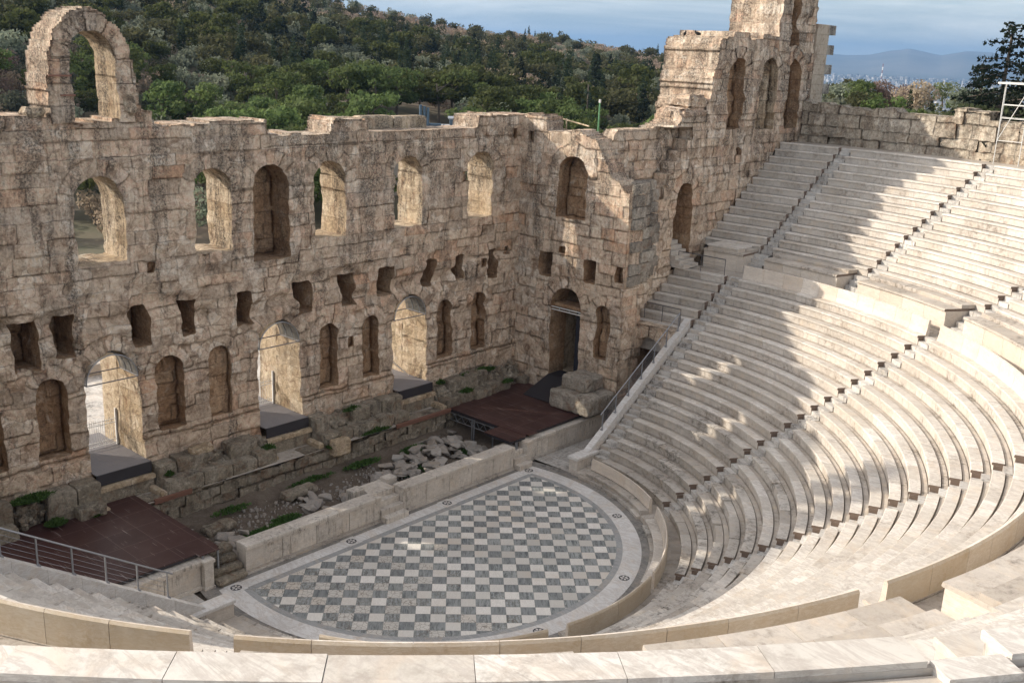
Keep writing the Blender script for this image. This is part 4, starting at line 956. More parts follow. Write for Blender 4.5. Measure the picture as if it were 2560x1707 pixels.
for sgn,lab in ((1,'marble pedestal with cap at the right end of the stage front'),(-1,'marble pedestal with cap at the left end of the stage front')):
    t=empty('pedestal',(sgn*9.0,2.5,0),0,lab,'pedestal','pedestals at the stage ends'); a,b_=sorted((sgn*8.8,sgn*9.18))
    mb=MB(); mb.bbox(a,b_,2.2,2.75,.1,1.05,.01,.6); mb.build('shaft',M_mar,t); mb=MB(); mb.bbox(a-.05,b_+.05,2.15,2.8,1.052,1.2,.03,.6); mb.build('cap',M_pulp,t); mb=MB(); mb.bbox(a-.04,b_+.04,2.15,2.8,0,.098,.02,.3); mb.build('foot',M_pulp,t)
# return blocks beside the middle steps
t=empty('stage_return',(-.9,3.5,0),0,'marble return wall behind the steps in the middle of the stage front','return wall')
mb=MB(); mb.bbox(-1.3,-.665,3.26,3.75,.0,1.2,.02,.5); mb.bbox(.625,1.2,3.26,3.75,0,1.24,.02,.5); mb.bbox(-.66,.62,3.605,3.8,0,1.1,.02,.5); mb.build('blocks',M_pulp,t)
# brown platforms
def platform(sgn,lab):
    t=empty('brown_platform',(sgn*12,5.5,1.2),0,lab,'stage platform','brown boarded platforms on the stage')
    def bx(mb,a,b_,*r,**k): a,b_=sorted((sgn*a,sgn*b_)); mb.box(a,b_,*r,**k)
    x0=9.05 if sgn>0 else 8.3
    mb=MB(); bx(mb,x0,15.45,2.62,8.45 if sgn>0 else 9.0,1.33,1.37); 
    if sgn>0: bx(mb,7.9,9.045,2.5,4.3,1.325,1.365)
    bx(mb,9.2,9.85,2.44,2.615,1.33,1.37) if sgn>0 else bx(mb,8.4,9.25,2.40,2.615,1.33,1.37)
    mb.build('boards',M_stage,t)
    mb=MB(); bx(mb,x0+.03,15.4,2.66,2.72,1.2,1.325); bx(mb,x0+.03,x0+.09,2.73,8.4,1.2,1.325)
    if sgn>0: bx(mb,7.93,9.03,2.53,2.57,1.2,1.32); bx(mb,7.93,7.99,2.58,4.27,1.2,1.32)
    mb.build('edge_frame',M_black,t)
    mb=MB()
    if sgn>0: 
        for z in (.75,1.12): mb.tube((9.12,4.4,z),(9.12,8.2,z),.022,6)
        for q in range(14): y=4.4+q*.27; mb.tube((9.12,y,.75 if q%2 else 1.12),(9.12,y+.27,1.12 if q%2 else .75),.013,5)
    else:
        for z in (.75,1.12): mb.tube((-8.4,3.4,z),(-8.4,7.6,z),.022,6)
    mb.build('truss',M_steel,t)
    for (x,y) in ([(9.12,8.0),(9.12,6.3),(9.12,6.15),(9.12,4.8),(8.35,2.56),(8.45,2.56),(12,5.5),(12,7.5)] if sgn>0 else [(8.45,2.46),(9.12,2.4),(8.45,5.5),(8.45,7.5),(12,5.5)]):
        mb=MB(); mb.box(sgn*x-.03,sgn*x+.03,y-.03,y+.03,.02,1.32); mb.build('prop',M_steel,t)
platform(1,'brown boarded stage platform at the far right of the stage'); platform(-1,'brown boarded stage platform at the near left of the stage')
t=empty('door_ramp',(14.8,5.8,1.4),0,'dark ramp leading from the right brown platform to the tall doorway','ramp')
mb=MB(); mb.add([(13.7,4.75,1.4),(15.75,4.75,2.15),(15.75,6.85,2.15),(13.7,6.85,1.4),(13.7,4.75,1.36),(15.75,4.75,1.36),(15.75,6.85,1.36),(13.7,6.85,1.36)],[(0,1,2,3),(0,4,5,1),(3,2,6,7),(0,3,7,4)]); mb.build('slope',M_black,t)
mb=MB(); mb.box(15.75,16.85,4.76,6.84,2.0,2.15); mb.build('landing',M_black,t)
# rubble heap of marble chunks in the pit
def chunk_mesh(seed):
    r_=random.Random(seed); bm=bmesh.new(); ext=(.36+.22*r_.random(),.18+.12*r_.random(),.14+.08*r_.random())
    for _ in range(13):
        v=Vector((r_.gauss(0,1),r_.gauss(0,1),r_.gauss(0,1))).normalized(); v=Vector((max(-.72,min(.72,v.x))*1.3*ext[0],max(-.7,min(.7,v.y))*1.35*ext[1],max(-.62,min(.62,v.z))*1.5*ext[2])); bm.verts.new(v)
    bmesh.ops.convex_hull(bm,input=bm.verts); 
    for v in [v for v in bm.verts if not v.link_faces]: bm.verts.remove(v)
    bmesh.ops.bevel(bm,geom=bm.edges[:],offset=.012,segments=1,affect='EDGES')
    me=bpy.data.meshes.new('marble_chunk'); bm.to_mesh(me); bm.free(); at=me.attributes.new('tint','FLOAT','FACE'); at.data.foreach_set('value',[r_.random()]*len(me.polygons)); me.materials.append(M_rubm); return me
M_rubm=marble_mat('rubble_marble',(.22,.205,.185),(.36,.345,.32),dirt=.6,rough=.8)
CM=[chunk_mesh(i) for i in range(14)]
spots=[]; r_=random.Random(12)
for x,y,n,sp in ((6.6,6.3,30,.9),(5.2,5.6,30,.9),(3.6,4.9,22,.9),(1.8,4.6,16,.8),(.3,4.3,12,.7),(7.4,5.0,16,.7),(-1.6,4.6,8,.8),(-6.2,4.1,10,.9)):
    for _ in range(n): spots.append((x+r_.gauss(0,sp),min(7.3,max(3.6,y+r_.gauss(0,.6))),.5+.5*r_.random()))
for x,y,s_ in ((-7.0,4.6,.5),(-6.5,5.0,.6),(-6.2,4.5,.5),(-5.7,4.9,.4),(-7.4,4.2,.4),(-2.0,6.0,.35),(-1.7,5.8,.3),(-4.6,4.6,.3),(-1.4,6.2,.3)): spots.append((x,y,s_*1.4))
for i,(x,y,s_) in enumerate(spots):
    if x>8.8: x=8.6
    o=bpy.data.objects.new('marble_chunk',CM[i%14]); C.objects.link(o); heap=.28 if (4.6<x<7.4 and i%3==0) else 0
    o.location=(x,y,.16+.1*s_+heap*s_); o.rotation_euler=(r_.gauss(0,.25),r_.gauss(0,.25),r_.random()*6.3); o.scale=(s_*1.15,)*3
    o.scale=(s_*1.15,s_*1.15,s_*1.0)
    if x<-3: tag(o,'angular grey marble chunk on the soil by the left brown platform','stone','marble chunks near the left platform')
    elif i<len(spots)-9: tag(o,'angular grey marble chunk in the rubble heap on the pit floor','stone','marble chunks heaped in the pit')
    else: tag(o,'small grey stone beside the sunken dark slab in the pit','stone','small stones by the dark slab')
mb=MB()
for _ in range(1500):
    x,y=-8+16.5*r_.random(),3.5+3.9*r_.random(); s_=.02+.075*r_.random()**2.2; 
    z=.08; lo=[(x+s_*math.cos(a)*(.7+.5*r_.random()),y+s_*math.sin(a)*(.7+.5*r_.random()),z-.06) for a in (0,1.3,2.5,3.8,5)]
    V=lo+[(x+(p_[0]-x)*.7,y+(p_[1]-y)*.7,z+s_*(.45+.3*r_.random())) for p_ in lo]
    mb.add(V,[(i,(i+1)%5,5+(i+1)%5,5+i) for i in range(5)]+[(5,6,7,8,9)],r_.random())
tag(mb.build('pebbles',M_rubm),'loose pebbles and gravel scattered over the pit soil','gravel',kind='stuff')
# grass and weeds
M_grass=leaf_mat('weed_green',(.035,.075,.012),(.085,.16,.03))
def weeds(name,patches,lab,h=.12):
    mb=MB(); r2=random.Random(len(patches)+3)
    for (x,y,z,rx,ry,n) in patches:
        for _ in range(n):
            a=r2.random()*6.28; q=r2.random()**.6; px,py=x+rx*q*math.cos(a),y+ry*q*math.sin(a); hh=h*(.4+r2.random())*(1.3-q); th=r2.random()*6.28; w_=.03+.03*r2.random(); lx,ly=r2.gauss(0,.05),r2.gauss(0,.05)
            mb.add([(px-w_*math.cos(th),py-w_*math.sin(th),z),(px+w_*math.cos(th),py+w_*math.sin(th),z),(px+lx+w_*.6*math.cos(th),py+ly+w_*.6*math.sin(th),z+hh),(px+lx*1.5,py+ly*1.5,z+hh*1.1)],[(0,1,2,3)],r2.random())
    return tag(mb.build(name,M_grass),lab,'grass',kind='stuff')
weeds('grass',[(-4.8,4.5,.1,1.3,.45,1500),(-3.6,4.9,.1,.8,.4,600),(5.6,6.9,.25,.9,.4,1100),(2.4,7.1,.3,1.2,.3,500),(-.5,7.2,.3,1.4,.25,300),(-5,6.9,.3,1.0,.3,260),(7.6,5.2,.12,.7,.5,500),(4.2,5.2,.1,1.2,.8,400)],'green weeds growing on the pit soil',.14)
weeds('grass',[(12.6,9.0,2.45,1.0,.28,1500),(11.4,9.05,2.4,.9,.2,500),(9.4,9.0,2.42,.3,.2,300),(10.6,8.2,1.9,.5,.25,300),(1.6,8.1,1.5,.45,.35,700),(1.2,7.7,1.35,.35,.3,500),(3.2,8.8,2.45,.6,.2,250),(-2.0,8.4,1.9,.3,.3,400),(-6.9,8.5,2.0,.2,.2,150),(-12.4,8.9,2.45,.9,.35,1400),(-11.9,8.2,1.5,.4,.3,600),(-10.4,8.2,1.4,.3,.3,300),(4.0,7.9,1.35,1.0,.12,350),(13.5,7.9,1.9,.4,.2,200)],'green weeds growing on the foundation blocks before the stage wall',.15)
M_moss=M_grass
# scaffold tower at the right edge
t=empty('scaffold_tower',(33.6,-10.4,14.9),0,'white steel scaffold tower with flat top by the rubble wall at the right edge','scaffold')
for (x,y) in ((33.2,-9.8),(34.3,-9.5),(32.9,-11.2),(34.0,-10.9)):
    mb=MB(); mb.tube((x,y,14.7),(x,y,19.0),.024,8); mb.build('upright',M_paint,t)
for z in (16.0,17.2,17.9):
    mb=MB(); c=[(33.2,-9.8),(34.3,-9.5),(34.0,-10.9),(32.9,-11.2)]
    for q in range(4): mb.tube((*c[q],z),(*c[(q+1)%4],z),.018,6)
    mb.build('ledger',M_paint,t)
mb=MB(); mb.tube((33.2,-9.8,16),(32.9,-11.2,19),.022,6); mb.tube((33.2,-9.8,19),(34.3,-9.5,16),.022,6); mb.build('brace',M_paint,t)
mb=MB(); mb.box(32.8,34.4,-11.3,-9.5,19.0,19.1); mb.build('top_panel',M_paint,t)
mb=MB(); mb.tube((16.6,5.6,16.0),(18.6,9.5,16.15),.04,6); mb.tube((16.6,5.9,15.6),(18.4,9.4,15.6),.04,6); mb.tube((17.9,8.2,15.4),(17.9,8.2,16.2),.04,6); tag(mb.build('timber_rails',M_jamb2),'two pale timber rails sticking out behind the corner of the return wall','timber rails')
t=empty('green_pole',(22.5,9.5,12),0,'thin green lamp pole with white tip behind the ruined side wall','pole'); mb=MB(); mb.tube((22.5,9.5,12),(22.5,9.5,16.9),.05,8); mb.build('shaft',plain('green_paint',(.10,.25,.12),.5),t); mb=MB(); mb.tube((22.5,9.5,16.9),(22.5,9.5,17.1),.07,8); mb.build('lamp',M_paint,t)
# two pigeons on the wall top
def pigeon(x,y,z,rz,lab):
    bm=bmesh.new(); bmesh.ops.create_uvsphere(bm,u_segments=12,v_segments=8,radius=.1); 
    for v in bm.verts: v.co=Vector((v.co.x*1.6-max(0,-v.co.x)*.6,v.co.y*.8*(1-.4*max(0,-v.co.x)/.1),v.co.z*.95+.14+v.co.x*.35))
    r=bmesh.ops.create_uvsphere(bm,u_segments=10,v_segments=6,radius=.042); bmesh.ops.translate(bm,verts=r['verts'],vec=(.15,0,.27))
    r=bmesh.ops.create_cone(bm,segments=10,radius1=.055,radius2=.035,depth=.12,cap_ends=True); bmesh.ops.rotate(bm,verts=r['verts'],cent=(0,0,0),matrix=Matrix.Rotation(.5,3,'Y')); bmesh.ops.translate(bm,verts=r['verts'],vec=(.12,0,.22))
    r=bmesh.ops.create_cone(bm,segments=6,radius1=.012,radius2=.002,depth=.04,cap_ends=True); bmesh.ops.rotate(bm,verts=r['verts'],cent=(0,0,0),matrix=Matrix.Rotation(PI/2,3,'Y')); bmesh.ops.translate(bm,verts=r['verts'],vec=(.205,0,.265))
    me=bpy.data.meshes.new('pigeon'); bm.to_mesh(me); bm.free(); at=me.attributes.new('tint','FLOAT','FACE'); me.materials.append(M_dark); me.polygons.foreach_set('use_smooth',[True]*len(me.polygons))
    o=bpy.data.objects.new('pigeon',me); C.objects.link(o); o.location=(x,y,z); o.rotation_euler=(0,0,rz); tag(o,lab,'bird')
pigeon(25.0,5.6,20.86,.3,'dark pigeon perched at the left end of the high wall top'); pigeon(25.7,5.2,20.9,2.4,'dark pigeon perched on the high wall top nearer the tower')
# ---------------------------------------------------------------- terrain and backdrop
def sstep(a,b,x): t=np.clip((x-a)/(b-a),0,1); return t*t*(3-2*t)
def ridge(az):     # ridge height seen from the hillside, by compass direction (degrees from +X)
    return np.interp(az,[-180,5,16,24,30,33.5,39.4,46.6,51.3,58,67.5,80,110,180],[-110,-105,-60,-30,9,14.0,17.5,23.5,30,43,62,75,40,-60])
def terr(x,y):
    dx,dy=x-CAM[0],y-CAM[1]; D=np.hypot(dx,dy); az=np.degrees(np.arctan2(dy,dx)); zr=ridge(az)
    n=vnoise(np.stack([x,y,0*x],-1),45,81)*2.2+vnoise(np.stack([x,y,0*x],-1),14,82)*.6
    right=1-sstep(22,31,az)
    near=2.45*(1-right)+right*np.interp(D,[60,75,110,160,300],[13.5,12.5,8.5,5,-8])
    up=5+(zr-5)*np.clip((D-125)/330,0,1)**.9
    z=np.where(D<90,near,near+(np.where(zr>4,up,near+(zr-near)*sstep(160,2600,D))-near)*sstep(90,150,D))
    z=np.where(D>455,z+( -112-z)*sstep(455,2300,D),z)
    z=z+n*sstep(95,170,D)*(1-sstep(1500,2600,D))
    r=np.hypot(x,y)
    bowl=(r<36.8)&(y<3.6); rim=(y<5)&(~bowl)&(D<140)
    z=np.where(bowl,-.5,z); z=np.where(rim,np.minimum(14.55,14.55-(14.55-z)*sstep(45,110,r)*(x>0)),z)
    z=np.where((y>=3.6)&(y<12.2)&(x>-17.5)&(x<38),-.5,z); z=np.where((y>=3.6)&(y<34)&(x>17.5)&(x<45),np.minimum(z,3.0),z)
    return z
M_ter,nt,b=mat('hillside_ground'); P=geo_pos(nt); n1=noise(nt,P,.06,6,.7); c=ramp(nt,n1,[(.3,(.06,.065,.03)),(.5,(.11,.095,.06)),(.7,(.22,.165,.12))])
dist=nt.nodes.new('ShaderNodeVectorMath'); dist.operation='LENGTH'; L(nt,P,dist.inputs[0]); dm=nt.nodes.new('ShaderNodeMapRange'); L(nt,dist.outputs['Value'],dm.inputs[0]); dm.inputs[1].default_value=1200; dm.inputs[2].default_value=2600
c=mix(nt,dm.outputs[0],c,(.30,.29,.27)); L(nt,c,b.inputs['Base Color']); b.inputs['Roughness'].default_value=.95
rr_=np.concatenate([np.linspace(0,36.6,14),np.linspace(36.9,80,30),np.geomspace(84,700,70),np.geomspace(730,15500,40)]); aa=np.concatenate([np.linspace(-3,73,230),np.linspace(75,355,90)])*PI/180
RR_,AA=np.meshgrid(rr_,aa,indexing='ij'); X_,Y_=RR_*np.cos(AA),RR_*np.sin(AA); Z_=terr(X_,Y_); na=len(aa); nr=len(rr_)
mb=MB(); mb.add(np.stack([X_,Y_,Z_],-1).reshape(-1,3),[(i*na+j,(i+1)*na+j,(i+1)*na+(j+1)%na,i*na+(j+1)%na) for i in range(nr-1) for j in range(na)])
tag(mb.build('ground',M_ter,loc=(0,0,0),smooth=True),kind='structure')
plane_obj('courtyard_paving',-30,20,11.85,34,2.52,M_stp,30,16)
t=empty('courtyard_bench',(-7,22,2.5),0,'long low pale stone bench in the sunlit courtyard behind the left doorway','stone bench')
mb=MB(); mb.bbox(-12,2,21.5,22.4,2.53,3.1,.05,.5); mb.build('seat',M_old,t); mb=MB(); mb.bbox(-14,4,25,25.6,2.53,4.6,.05,.5); mb.build('rear_wall',M_jamb2,t)
# ---------------------------------------------------------------- trees
KIND={}
def leafcards(cent,rad,n,size,rng,flat=1.0,tb=0.,shell_=.55):
    out=[]; T_=[]
    w_=np.array([r[0]*r[1]*r[2] for r in rad])**.67; w_/=w_.sum(); idx=rng.choice(len(cent),n,p=w_)
    d=rng.normal(size=(n,3)); d/=np.linalg.norm(d,axis=1)[:,None]; q=shell_+(1-shell_)*rng.rand(n)**.5
    P=np.array(cent)[idx]+d*np.array(rad)[idx]*q[:,None]
    u=rng.normal(size=(n,3)); u/=np.linalg.norm(u,axis=1)[:,None]; v=np.cross(u,d+rng.normal(size=(n,3))*.5); v/=np.linalg.norm(v,axis=1)[:,None]
    s=size*(.55+.9*rng.rand(n))[:,None]; u*=s; v*=s*.75
    V=np.stack([P-u*.5-v*.5,P+u*.5-v*.35,P+u*.6+v*.5,P-u*.4+v*.4],1)
    t=rng.rand(len(cent))[idx]*.65+.35*rng.rand(n)
    return V,np.clip(t+tb,0,1)
def crown_spec(kind,rng):
    c=[];r=[];trunk=[]
    if kind=='pine':
        H=9; nb=13; trunk=[((0,0,0),(.3,.1,3.2),.22),((.3,.1,3.2),(.5,-.2,6.3),.15)]
        for i in range(nb):
            a=rng.rand()*6.28; q=rng.rand()**.5*2.9; z=H*(.52+.40*rng.rand())-q*.30; c.append((q*math.cos(a),q*math.sin(a),z)); r.append((1.0+.6*rng.rand(),1.0+.6*rng.rand(),.55+.35*rng.rand()))
            if i%2==0: trunk.append(((.35,0,3.4+.2*i),c[-1],.07))
        n,s=1300,.34
    elif kind=='olive':
        for i in range(10): a=rng.rand()*6.28; q=rng.rand()**.5*1.7; c.append((q*math.cos(a),q*math.sin(a),2.0+2.4*rng.rand()-.25*q)); r.append((.9+.4*rng.rand(),.9+.4*rng.rand(),.7+.4*rng.rand()))
        trunk=[((0,0,0),(.1,.2,2),.2),((.1,.2,1.6),(.9,.3,3.1),.09),((.1,.2,1.6),(-.8,-.2,3.2),.09)]; n,s=1000,.27
    elif kind=='shrub':
        for i in range(9): a=rng.rand()*6.28; q=rng.rand()**.5*1.6; c.append((q*math.cos(a),q*math.sin(a),1.6+1.9*rng.rand()-.3*q)); r.append((.9+.4*rng.rand(),.9+.4*rng.rand(),.8+.4*rng.rand()))
        trunk=[((0,0,0),(.3,.2,2.6),.09),((0,0,0),(-.6,.3,2.7),.08),((0,0,0),(.1,-.6,2.5),.08)]; n,s=850,.25
    elif kind=='cypress':
        H=12
        for i in range(13): z=1.0+(H-1.4)*i/12; w_=1.15*math.sin(min(1,(z/H)*1.25+.15)*PI*.5)*(1-(z/H)**2.6)+.18; c.append((rng.normal()*.12,rng.normal()*.12,z)); r.append((w_,w_,.85))
        trunk=[((0,0,0),(0,0,9),.16)]; n,s=1100,.27
    elif kind=='fir':
        H=13; trunk=[((0,0,0),(0,0,12.3),.2)]
        for i in range(30):
            f=rng.rand(); z=2.5+(H-3)*f; w_=3.3*(1-f)+.35; a=i*2.4+rng.rand(); q=w_*.62; c.append((q*math.cos(a),q*math.sin(a),z-.25*q)); r.append((w_*.42,w_*.42,.42))
        n,s=1300,.32
    elif kind=='cedar':
        H=13; trunk=[((0,0,0),(.2,.1,7),.3),((.2,.1,7),(0,0,12.6),.14)]
        for i in range(64):
            f=(i/63)**1.15; z=2.2+(H-2.3)*f; w_=(3.9*(1-f)**.8+.5)*(.55+.6*rng.rand()); a=i*2.4+rng.rand(); 
            for q in ((.35,.75,1.0) if w_>1.6 else (.5,1.0)):
                c.append((w_*q*math.cos(a),w_*q*math.sin(a),z-.10*w_*q*w_+.1)); r.append((.30+.16*w_,.30+.16*w_,.22))
            trunk.append(((.1,.05,z),c[-1],.05))
        n,s=8000,.17
    return c,r,trunk,n,s
def tree_arrays(kind,seed,mult=1.0):
    rng=np.random.RandomState(seed); c,r,tr,n,s=crown_spec(kind,rng); n=int(n*mult); s=s/math.sqrt(mult)
    V,t=leafcards(c,r,n,s,rng); return V,t,tr
LEAF={'pine':leaf_mat('pine_needles',(.036,.052,.014),(.115,.145,.034)),'olive':leaf_mat('olive_leaves',(.075,.09,.058),(.185,.20,.135)),
 'shrub':leaf_mat('dry_brown_twigs',(.15,.105,.08),(.33,.235,.175),(.22,.18,.12)),'cypress':leaf_mat('cypress_needles',(.014,.025,.012),(.045,.062,.026)),'fir':leaf_mat('dark_fir_needles',(.009,.016,.010),(.030,.045,.024)),
 'cedar':leaf_mat('ragged_conifer_needles',(.008,.014,.009),(.026,.038,.020)),
 'oak':leaf_mat('dark_evergreen_leaves',(.048,.058,.022),(.14,.145,.055))}
def mesh_from(V,t,name,m):
    me=bpy.data.meshes.new(name); n=len(V); me.vertices.add(4*n); me.vertices.foreach_set('co',V.reshape(-1)); me.loops.add(4*n); me.loops.foreach_set('vertex_index',np.arange(4*n,dtype=np.int32)); me.polygons.add(n); me.polygons.foreach_set('loop_start',(np.arange(n)*4).astype(np.int32))
    at=me.attributes.new('tint','FLOAT','FACE'); at.data.foreach_set('value',t.astype(np.float32)); me.update(calc_edges=True); me.materials.append(m); return me
PROTO={}
def proto(kind,var,mult=1.0,leafk=None):
    key=(kind,var,mult,leafk)
    if key not in PROTO:
        V,t,tr=tree_arrays(kind,100*var+len(kind)*7+3,mult); me=mesh_from(V,t,'crown',LEAF[leafk or kind]); mb=MB()
        for a,b_,rad in tr: mb.tube(a,b_,rad,6,r1=rad*.6)
        o=mb.build('trunk',M_bark,local=True,loc=(0,0,0)); mt=o.data; bpy.data.objects.remove(o); PROTO[key]=(me,mt)
    return PROTO[key]
NAME={'pine':('pine_tree','pine'),'olive':('olive_tree','olive tree'),'shrub':('bare_tree','bare tree'),'cypress':('cypress_tree','cypress'),'fir':('fir_tree','fir'),'oak':('evergreen_tree','evergreen tree'),'cedar':('conifer_tree','conifer')}
def put_tree(kind,x,y,s,rz,label,group=None,var=0,mult=1.0,zs=1.0,z=None,leafk=None):
    base='pine' if kind=='oak' else kind
    me,mt=proto(base if kind!='oak' else 'olive',var,mult,'oak' if kind=='oak' else leafk)
    z=float(terr(np.array([x]),np.array([y]))[0])-.15 if z is None else z
    t=empty(NAME[kind][0],(x,y,z),rz,label,NAME[kind][1],group); t.scale=(s,s,s*zs)
    for nm,m_ in (('crown',me),('trunk',mt)):
        o=bpy.data.objects.new(nm,m_); C.objects.link(o); o.parent=t
    return t
# candidate positions on the hill
rng=np.random.RandomState(5); cand=[]
def cellok(p,grid,r):
    k=(int(p[0]//r),int(p[1]//r))
    for i in (-1,0,1):
        for j in (-1,0,1):
            for q in grid.get((k[0]+i,k[1]+j),()):
                if (q[0]-p[0])**2+(q[1]-p[1])**2<r*r: return False
    grid.setdefault(k,[]).append(p); return True
grid={}
for _ in range(60000):
    az=rng.uniform(27.5,71); D=math.sqrt(rng.uniform(93**2,470**2)); x=CAM[0]+D*math.cos(R(az)); y=CAM[1]+D*math.sin(R(az))
    if not cellok((x,y),grid,3.5+.9*(D>300)): continue
    cand.append((D,az,x,y))
cand.sort()
hillz=terr(np.array([c_[2] for c_ in cand]),np.array([c_[3] for c_ in cand]))
stuff={}; nthing=0
LAB={'pine':'bright green pine with a spreading crown on the wooded hillside behind the ruin','olive':'grey green olive tree with a round crown on the hillside behind the ruin','shrub':'leafless pinkish brown tree on the hillside behind the ruin',
 'cypress':'dark slender cypress rising above the other trees on the hillside','fir':'dark pointed conifer among the trees on the hillside','oak':'dark bushy evergreen tree on the hillside behind the ruin'}
for (D,az,x,y),z in zip(cand,hillz):
    f=(D-125)/330; pn=float(vnoise(np.array([[x,y,0.]]),28,91)[0]); q=rng.rand()
    # what grows where
    el=(z+6-CAM[2])/D
    if el<-.155: continue
    if 44.5<az<49.2 and D<152: continue     # clearing round the blue roofed building
    if f<.06+.08*(pn>0): kind='pine' if (az<57 and q<.66) else ('shrub' if q<.40 else 'olive' if q<.78 else 'pine')
    elif az<56 and f<.55: kind='cypress' if q<.24 else 'fir' if q<.36 else 'oak' if q<.60 else ('shrub' if pn>.0 and q<.80 else 'olive' if q<.93 else 'pine')
    elif f<.55: kind='shrub' if (pn>-.05 and q<.5) else 'olive' if q<.48 else 'oak' if q<.74 else 'cypress' if q<.84 else 'pine'
    else: kind='shrub' if q<.66 else 'olive' if q<.76 else 'oak' if q<.95 else 'cypress'
    s=(.60+.55*rng.rand())*(1.0 if kind not in('olive','shrub') else 1.12); 
    if kind in ('cypress','fir'): s*=.72
    if kind=='oak': s*=1.35
    rz=rng.rand()*6.28; var=rng.randint(3)
    if nthing<300:
        put_tree(kind,x,y,s,rz,LAB[kind],'trees on the hillside: '+NAME[kind][1],var,z=float(z)-.2); nthing+=1
    else: stuff.setdefault(kind,[]).append((x,y,float(z)-.2,s,rz,var))
for kind,lst in stuff.items():
    Vs=[];Ts=[]; base='olive' if kind=='oak' else kind
    ar=[tree_arrays(base,100*v+len(base)*7+3,.6)[:2] for v in range(3)]
    for (x,y,z,s,rz,v) in lst:
        V,t=ar[v]; ca,sa=math.cos(rz)*s,math.sin(rz)*s; M_=np.array([[ca,-sa,0],[sa,ca,0],[0,0,s]]); Vs.append(V@M_.T+np.array([x,y,z])); Ts.append(np.clip(t*.7+.3*rng.rand(),0,1))
    o=bpy.data.objects.new('distant_wood',mesh_from(np.concatenate(Vs),np.concatenate(Ts),'distant_wood',LEAF[kind])); C.objects.link(o)
    tag(o,f'distant wood of {NAME[kind][1]}s covering the upper hillside','wood',kind='stuff')
print('hill trees',len(cand),nthing,{k:len(v) for k,v in stuff.items()})
# trees right of the tower and behind the outer wall
def at(u,v,D):      # point at horizontal distance D seen in photo direction az
    return (CAM[0]+D*math.cos(R(u)),CAM[1]+D*math.sin(R(u)))
rt_=random.Random(8)
def topz(D,elpx): return CAM[2]+D*elpx/2389
for i in range(74):
    az=17.2+13.5*rt_.random(); D=92+62*rt_.random(); x,y=at(az,0,D); kind=rt_.choice(['pine','pine','oak','olive','pine','oak','cypress','olive','shrub'])
    s=(.60+.25*rt_.random())*(.55 if kind=='cypress' else 1)*(1.25 if kind in ('olive','shrub') else 1); 
    zt=topz(D,-28-48*rt_.random()-(D<115)*16); h={'pine':9,'oak':5.2,'olive':5.2,'shrub':4.2,'cypress':12}[kind]*s
    put_tree(kind,x,y,s,rt_.random()*6.28,{'pine':'green pine crown rising behind the outer rubble wall','oak':'dark bushy evergreen behind the outer rubble wall','olive':'grey green olive crown behind the outer rubble wall','shrub':'brownish leafless tree behind the outer rubble wall','cypress':'small dark cypress behind the outer rubble wall'}[kind],'trees behind the outer wall: '+NAME[kind][1],i%3,z=zt-h)
# big conifers at the right edge
x,y=at(17.6,0,75); put_tree('cedar',x,y,1.0,.4,'tall dark ragged conifer standing above the wall at the right edge',None,1,z=topz(75,82)-13)
x,y=at(16.0,0,66); put_tree('cedar',x,y,.95,1.7,'second dark conifer cut off by the right edge of the picture',None,2,z=topz(66,50)-12.3)
x,y=at(18.6,0,82); put_tree('cedar',x,y,.8,2.7,'lower dark conifer left of the tall ragged one',None,0,z=topz(82,0)-10.4)
for q,(a_,d_,e_) in enumerate(((17.9,72,-60),(16.9,74,-70),(18.9,80,-75))):
    x,y=at(a_,0,d_); put_tree('oak',x,y,1.1,q,['dense dark evergreen below the tall conifer at the right edge','dark evergreen behind the scaffold tower','broad dark evergreen left of the conifers above the wall'][q],None,q,1.5,z=topz(d_,e_)-5.7)
# bushes just behind the return wall
for q,(x,y,s,z) in enumerate(((24,22,.8,9.7),(27,24,.9,9.0),(22,19,.7,10.6),(31,30,.9,9))): put_tree('olive',x,y,s,q*1.3,['grey green bush behind the dip in the return wall','larger grey green bush behind the dip in the return wall','small grey green bush nearest the return wall','grey green bush left of the high side wall'][q],None,q%3,1.5,z=z)
# ---------------------------------------------------------------- building behind the stage wall
bx_,by_=at(46.3,0,122); az_=R(46.3)
def localM(x,y,z,rz): c,s=math.cos(rz),math.sin(rz); return (np.array([[c,-s,0],[s,c,0],[0,0,1]]),np.array([x,y,z]))
M_conc=plain('pale_roof_screed',(.42,.42,.41),.8); M_bwall=plain('building_wall',(.40,.36,.31),.8)
t=empty('roof_building',(bx_,by_,3),0,'low building with pale flat roof and blue service box behind the stage wall','building')
ML=localM(bx_,by_,0,az_-PI/2)
mb=MB(); mb.box(-5.5,5.5,-7,7,3,10.2,.5,ML); fixn(mb.build('wall',M_bwall,t)); mb=MB(); mb.box(-5.8,5.8,-7.3,7.3,10.21,10.5,.5,ML); fixn(mb.build('roof',M_conc,t))
mb=MB(); mb.box(1.6,4.3,0,3,10.51,11.6,.5,ML); fixn(mb.build('service_box',M_blue,t)); mb=MB(); mb.box(1.4,4.5,-.2,3.2,11.605,11.75,.5,ML); fixn(mb.build('box_lid',M_steel,t))
for q,dx in enumerate((-1.8,-1.35,-.95)):
    mb=MB(); mb.tube(ML[0]@np.array([dx,2,10.5])+ML[1],ML[0]@np.array([dx,2,13.0-.15*q])+ML[1],.17,10); mb.build('flue',M_blue,t)
mb=MB(); mb.tube(ML[0]@np.array([-4,2.2,10.75])+ML[1],ML[0]@np.array([.6,2.2,10.75])+ML[1],.2,8); mb.build('duct',M_blue,t)
mb=MB(); 
for dx in (-3.2,.9,3.0,4.9): mb.tube(ML[0]@np.array([dx,-1,10.5])+ML[1],ML[0]@np.array([dx,-1,11.1])+ML[1],.09,6)
mb.build('vent_pipes',M_steel,t)
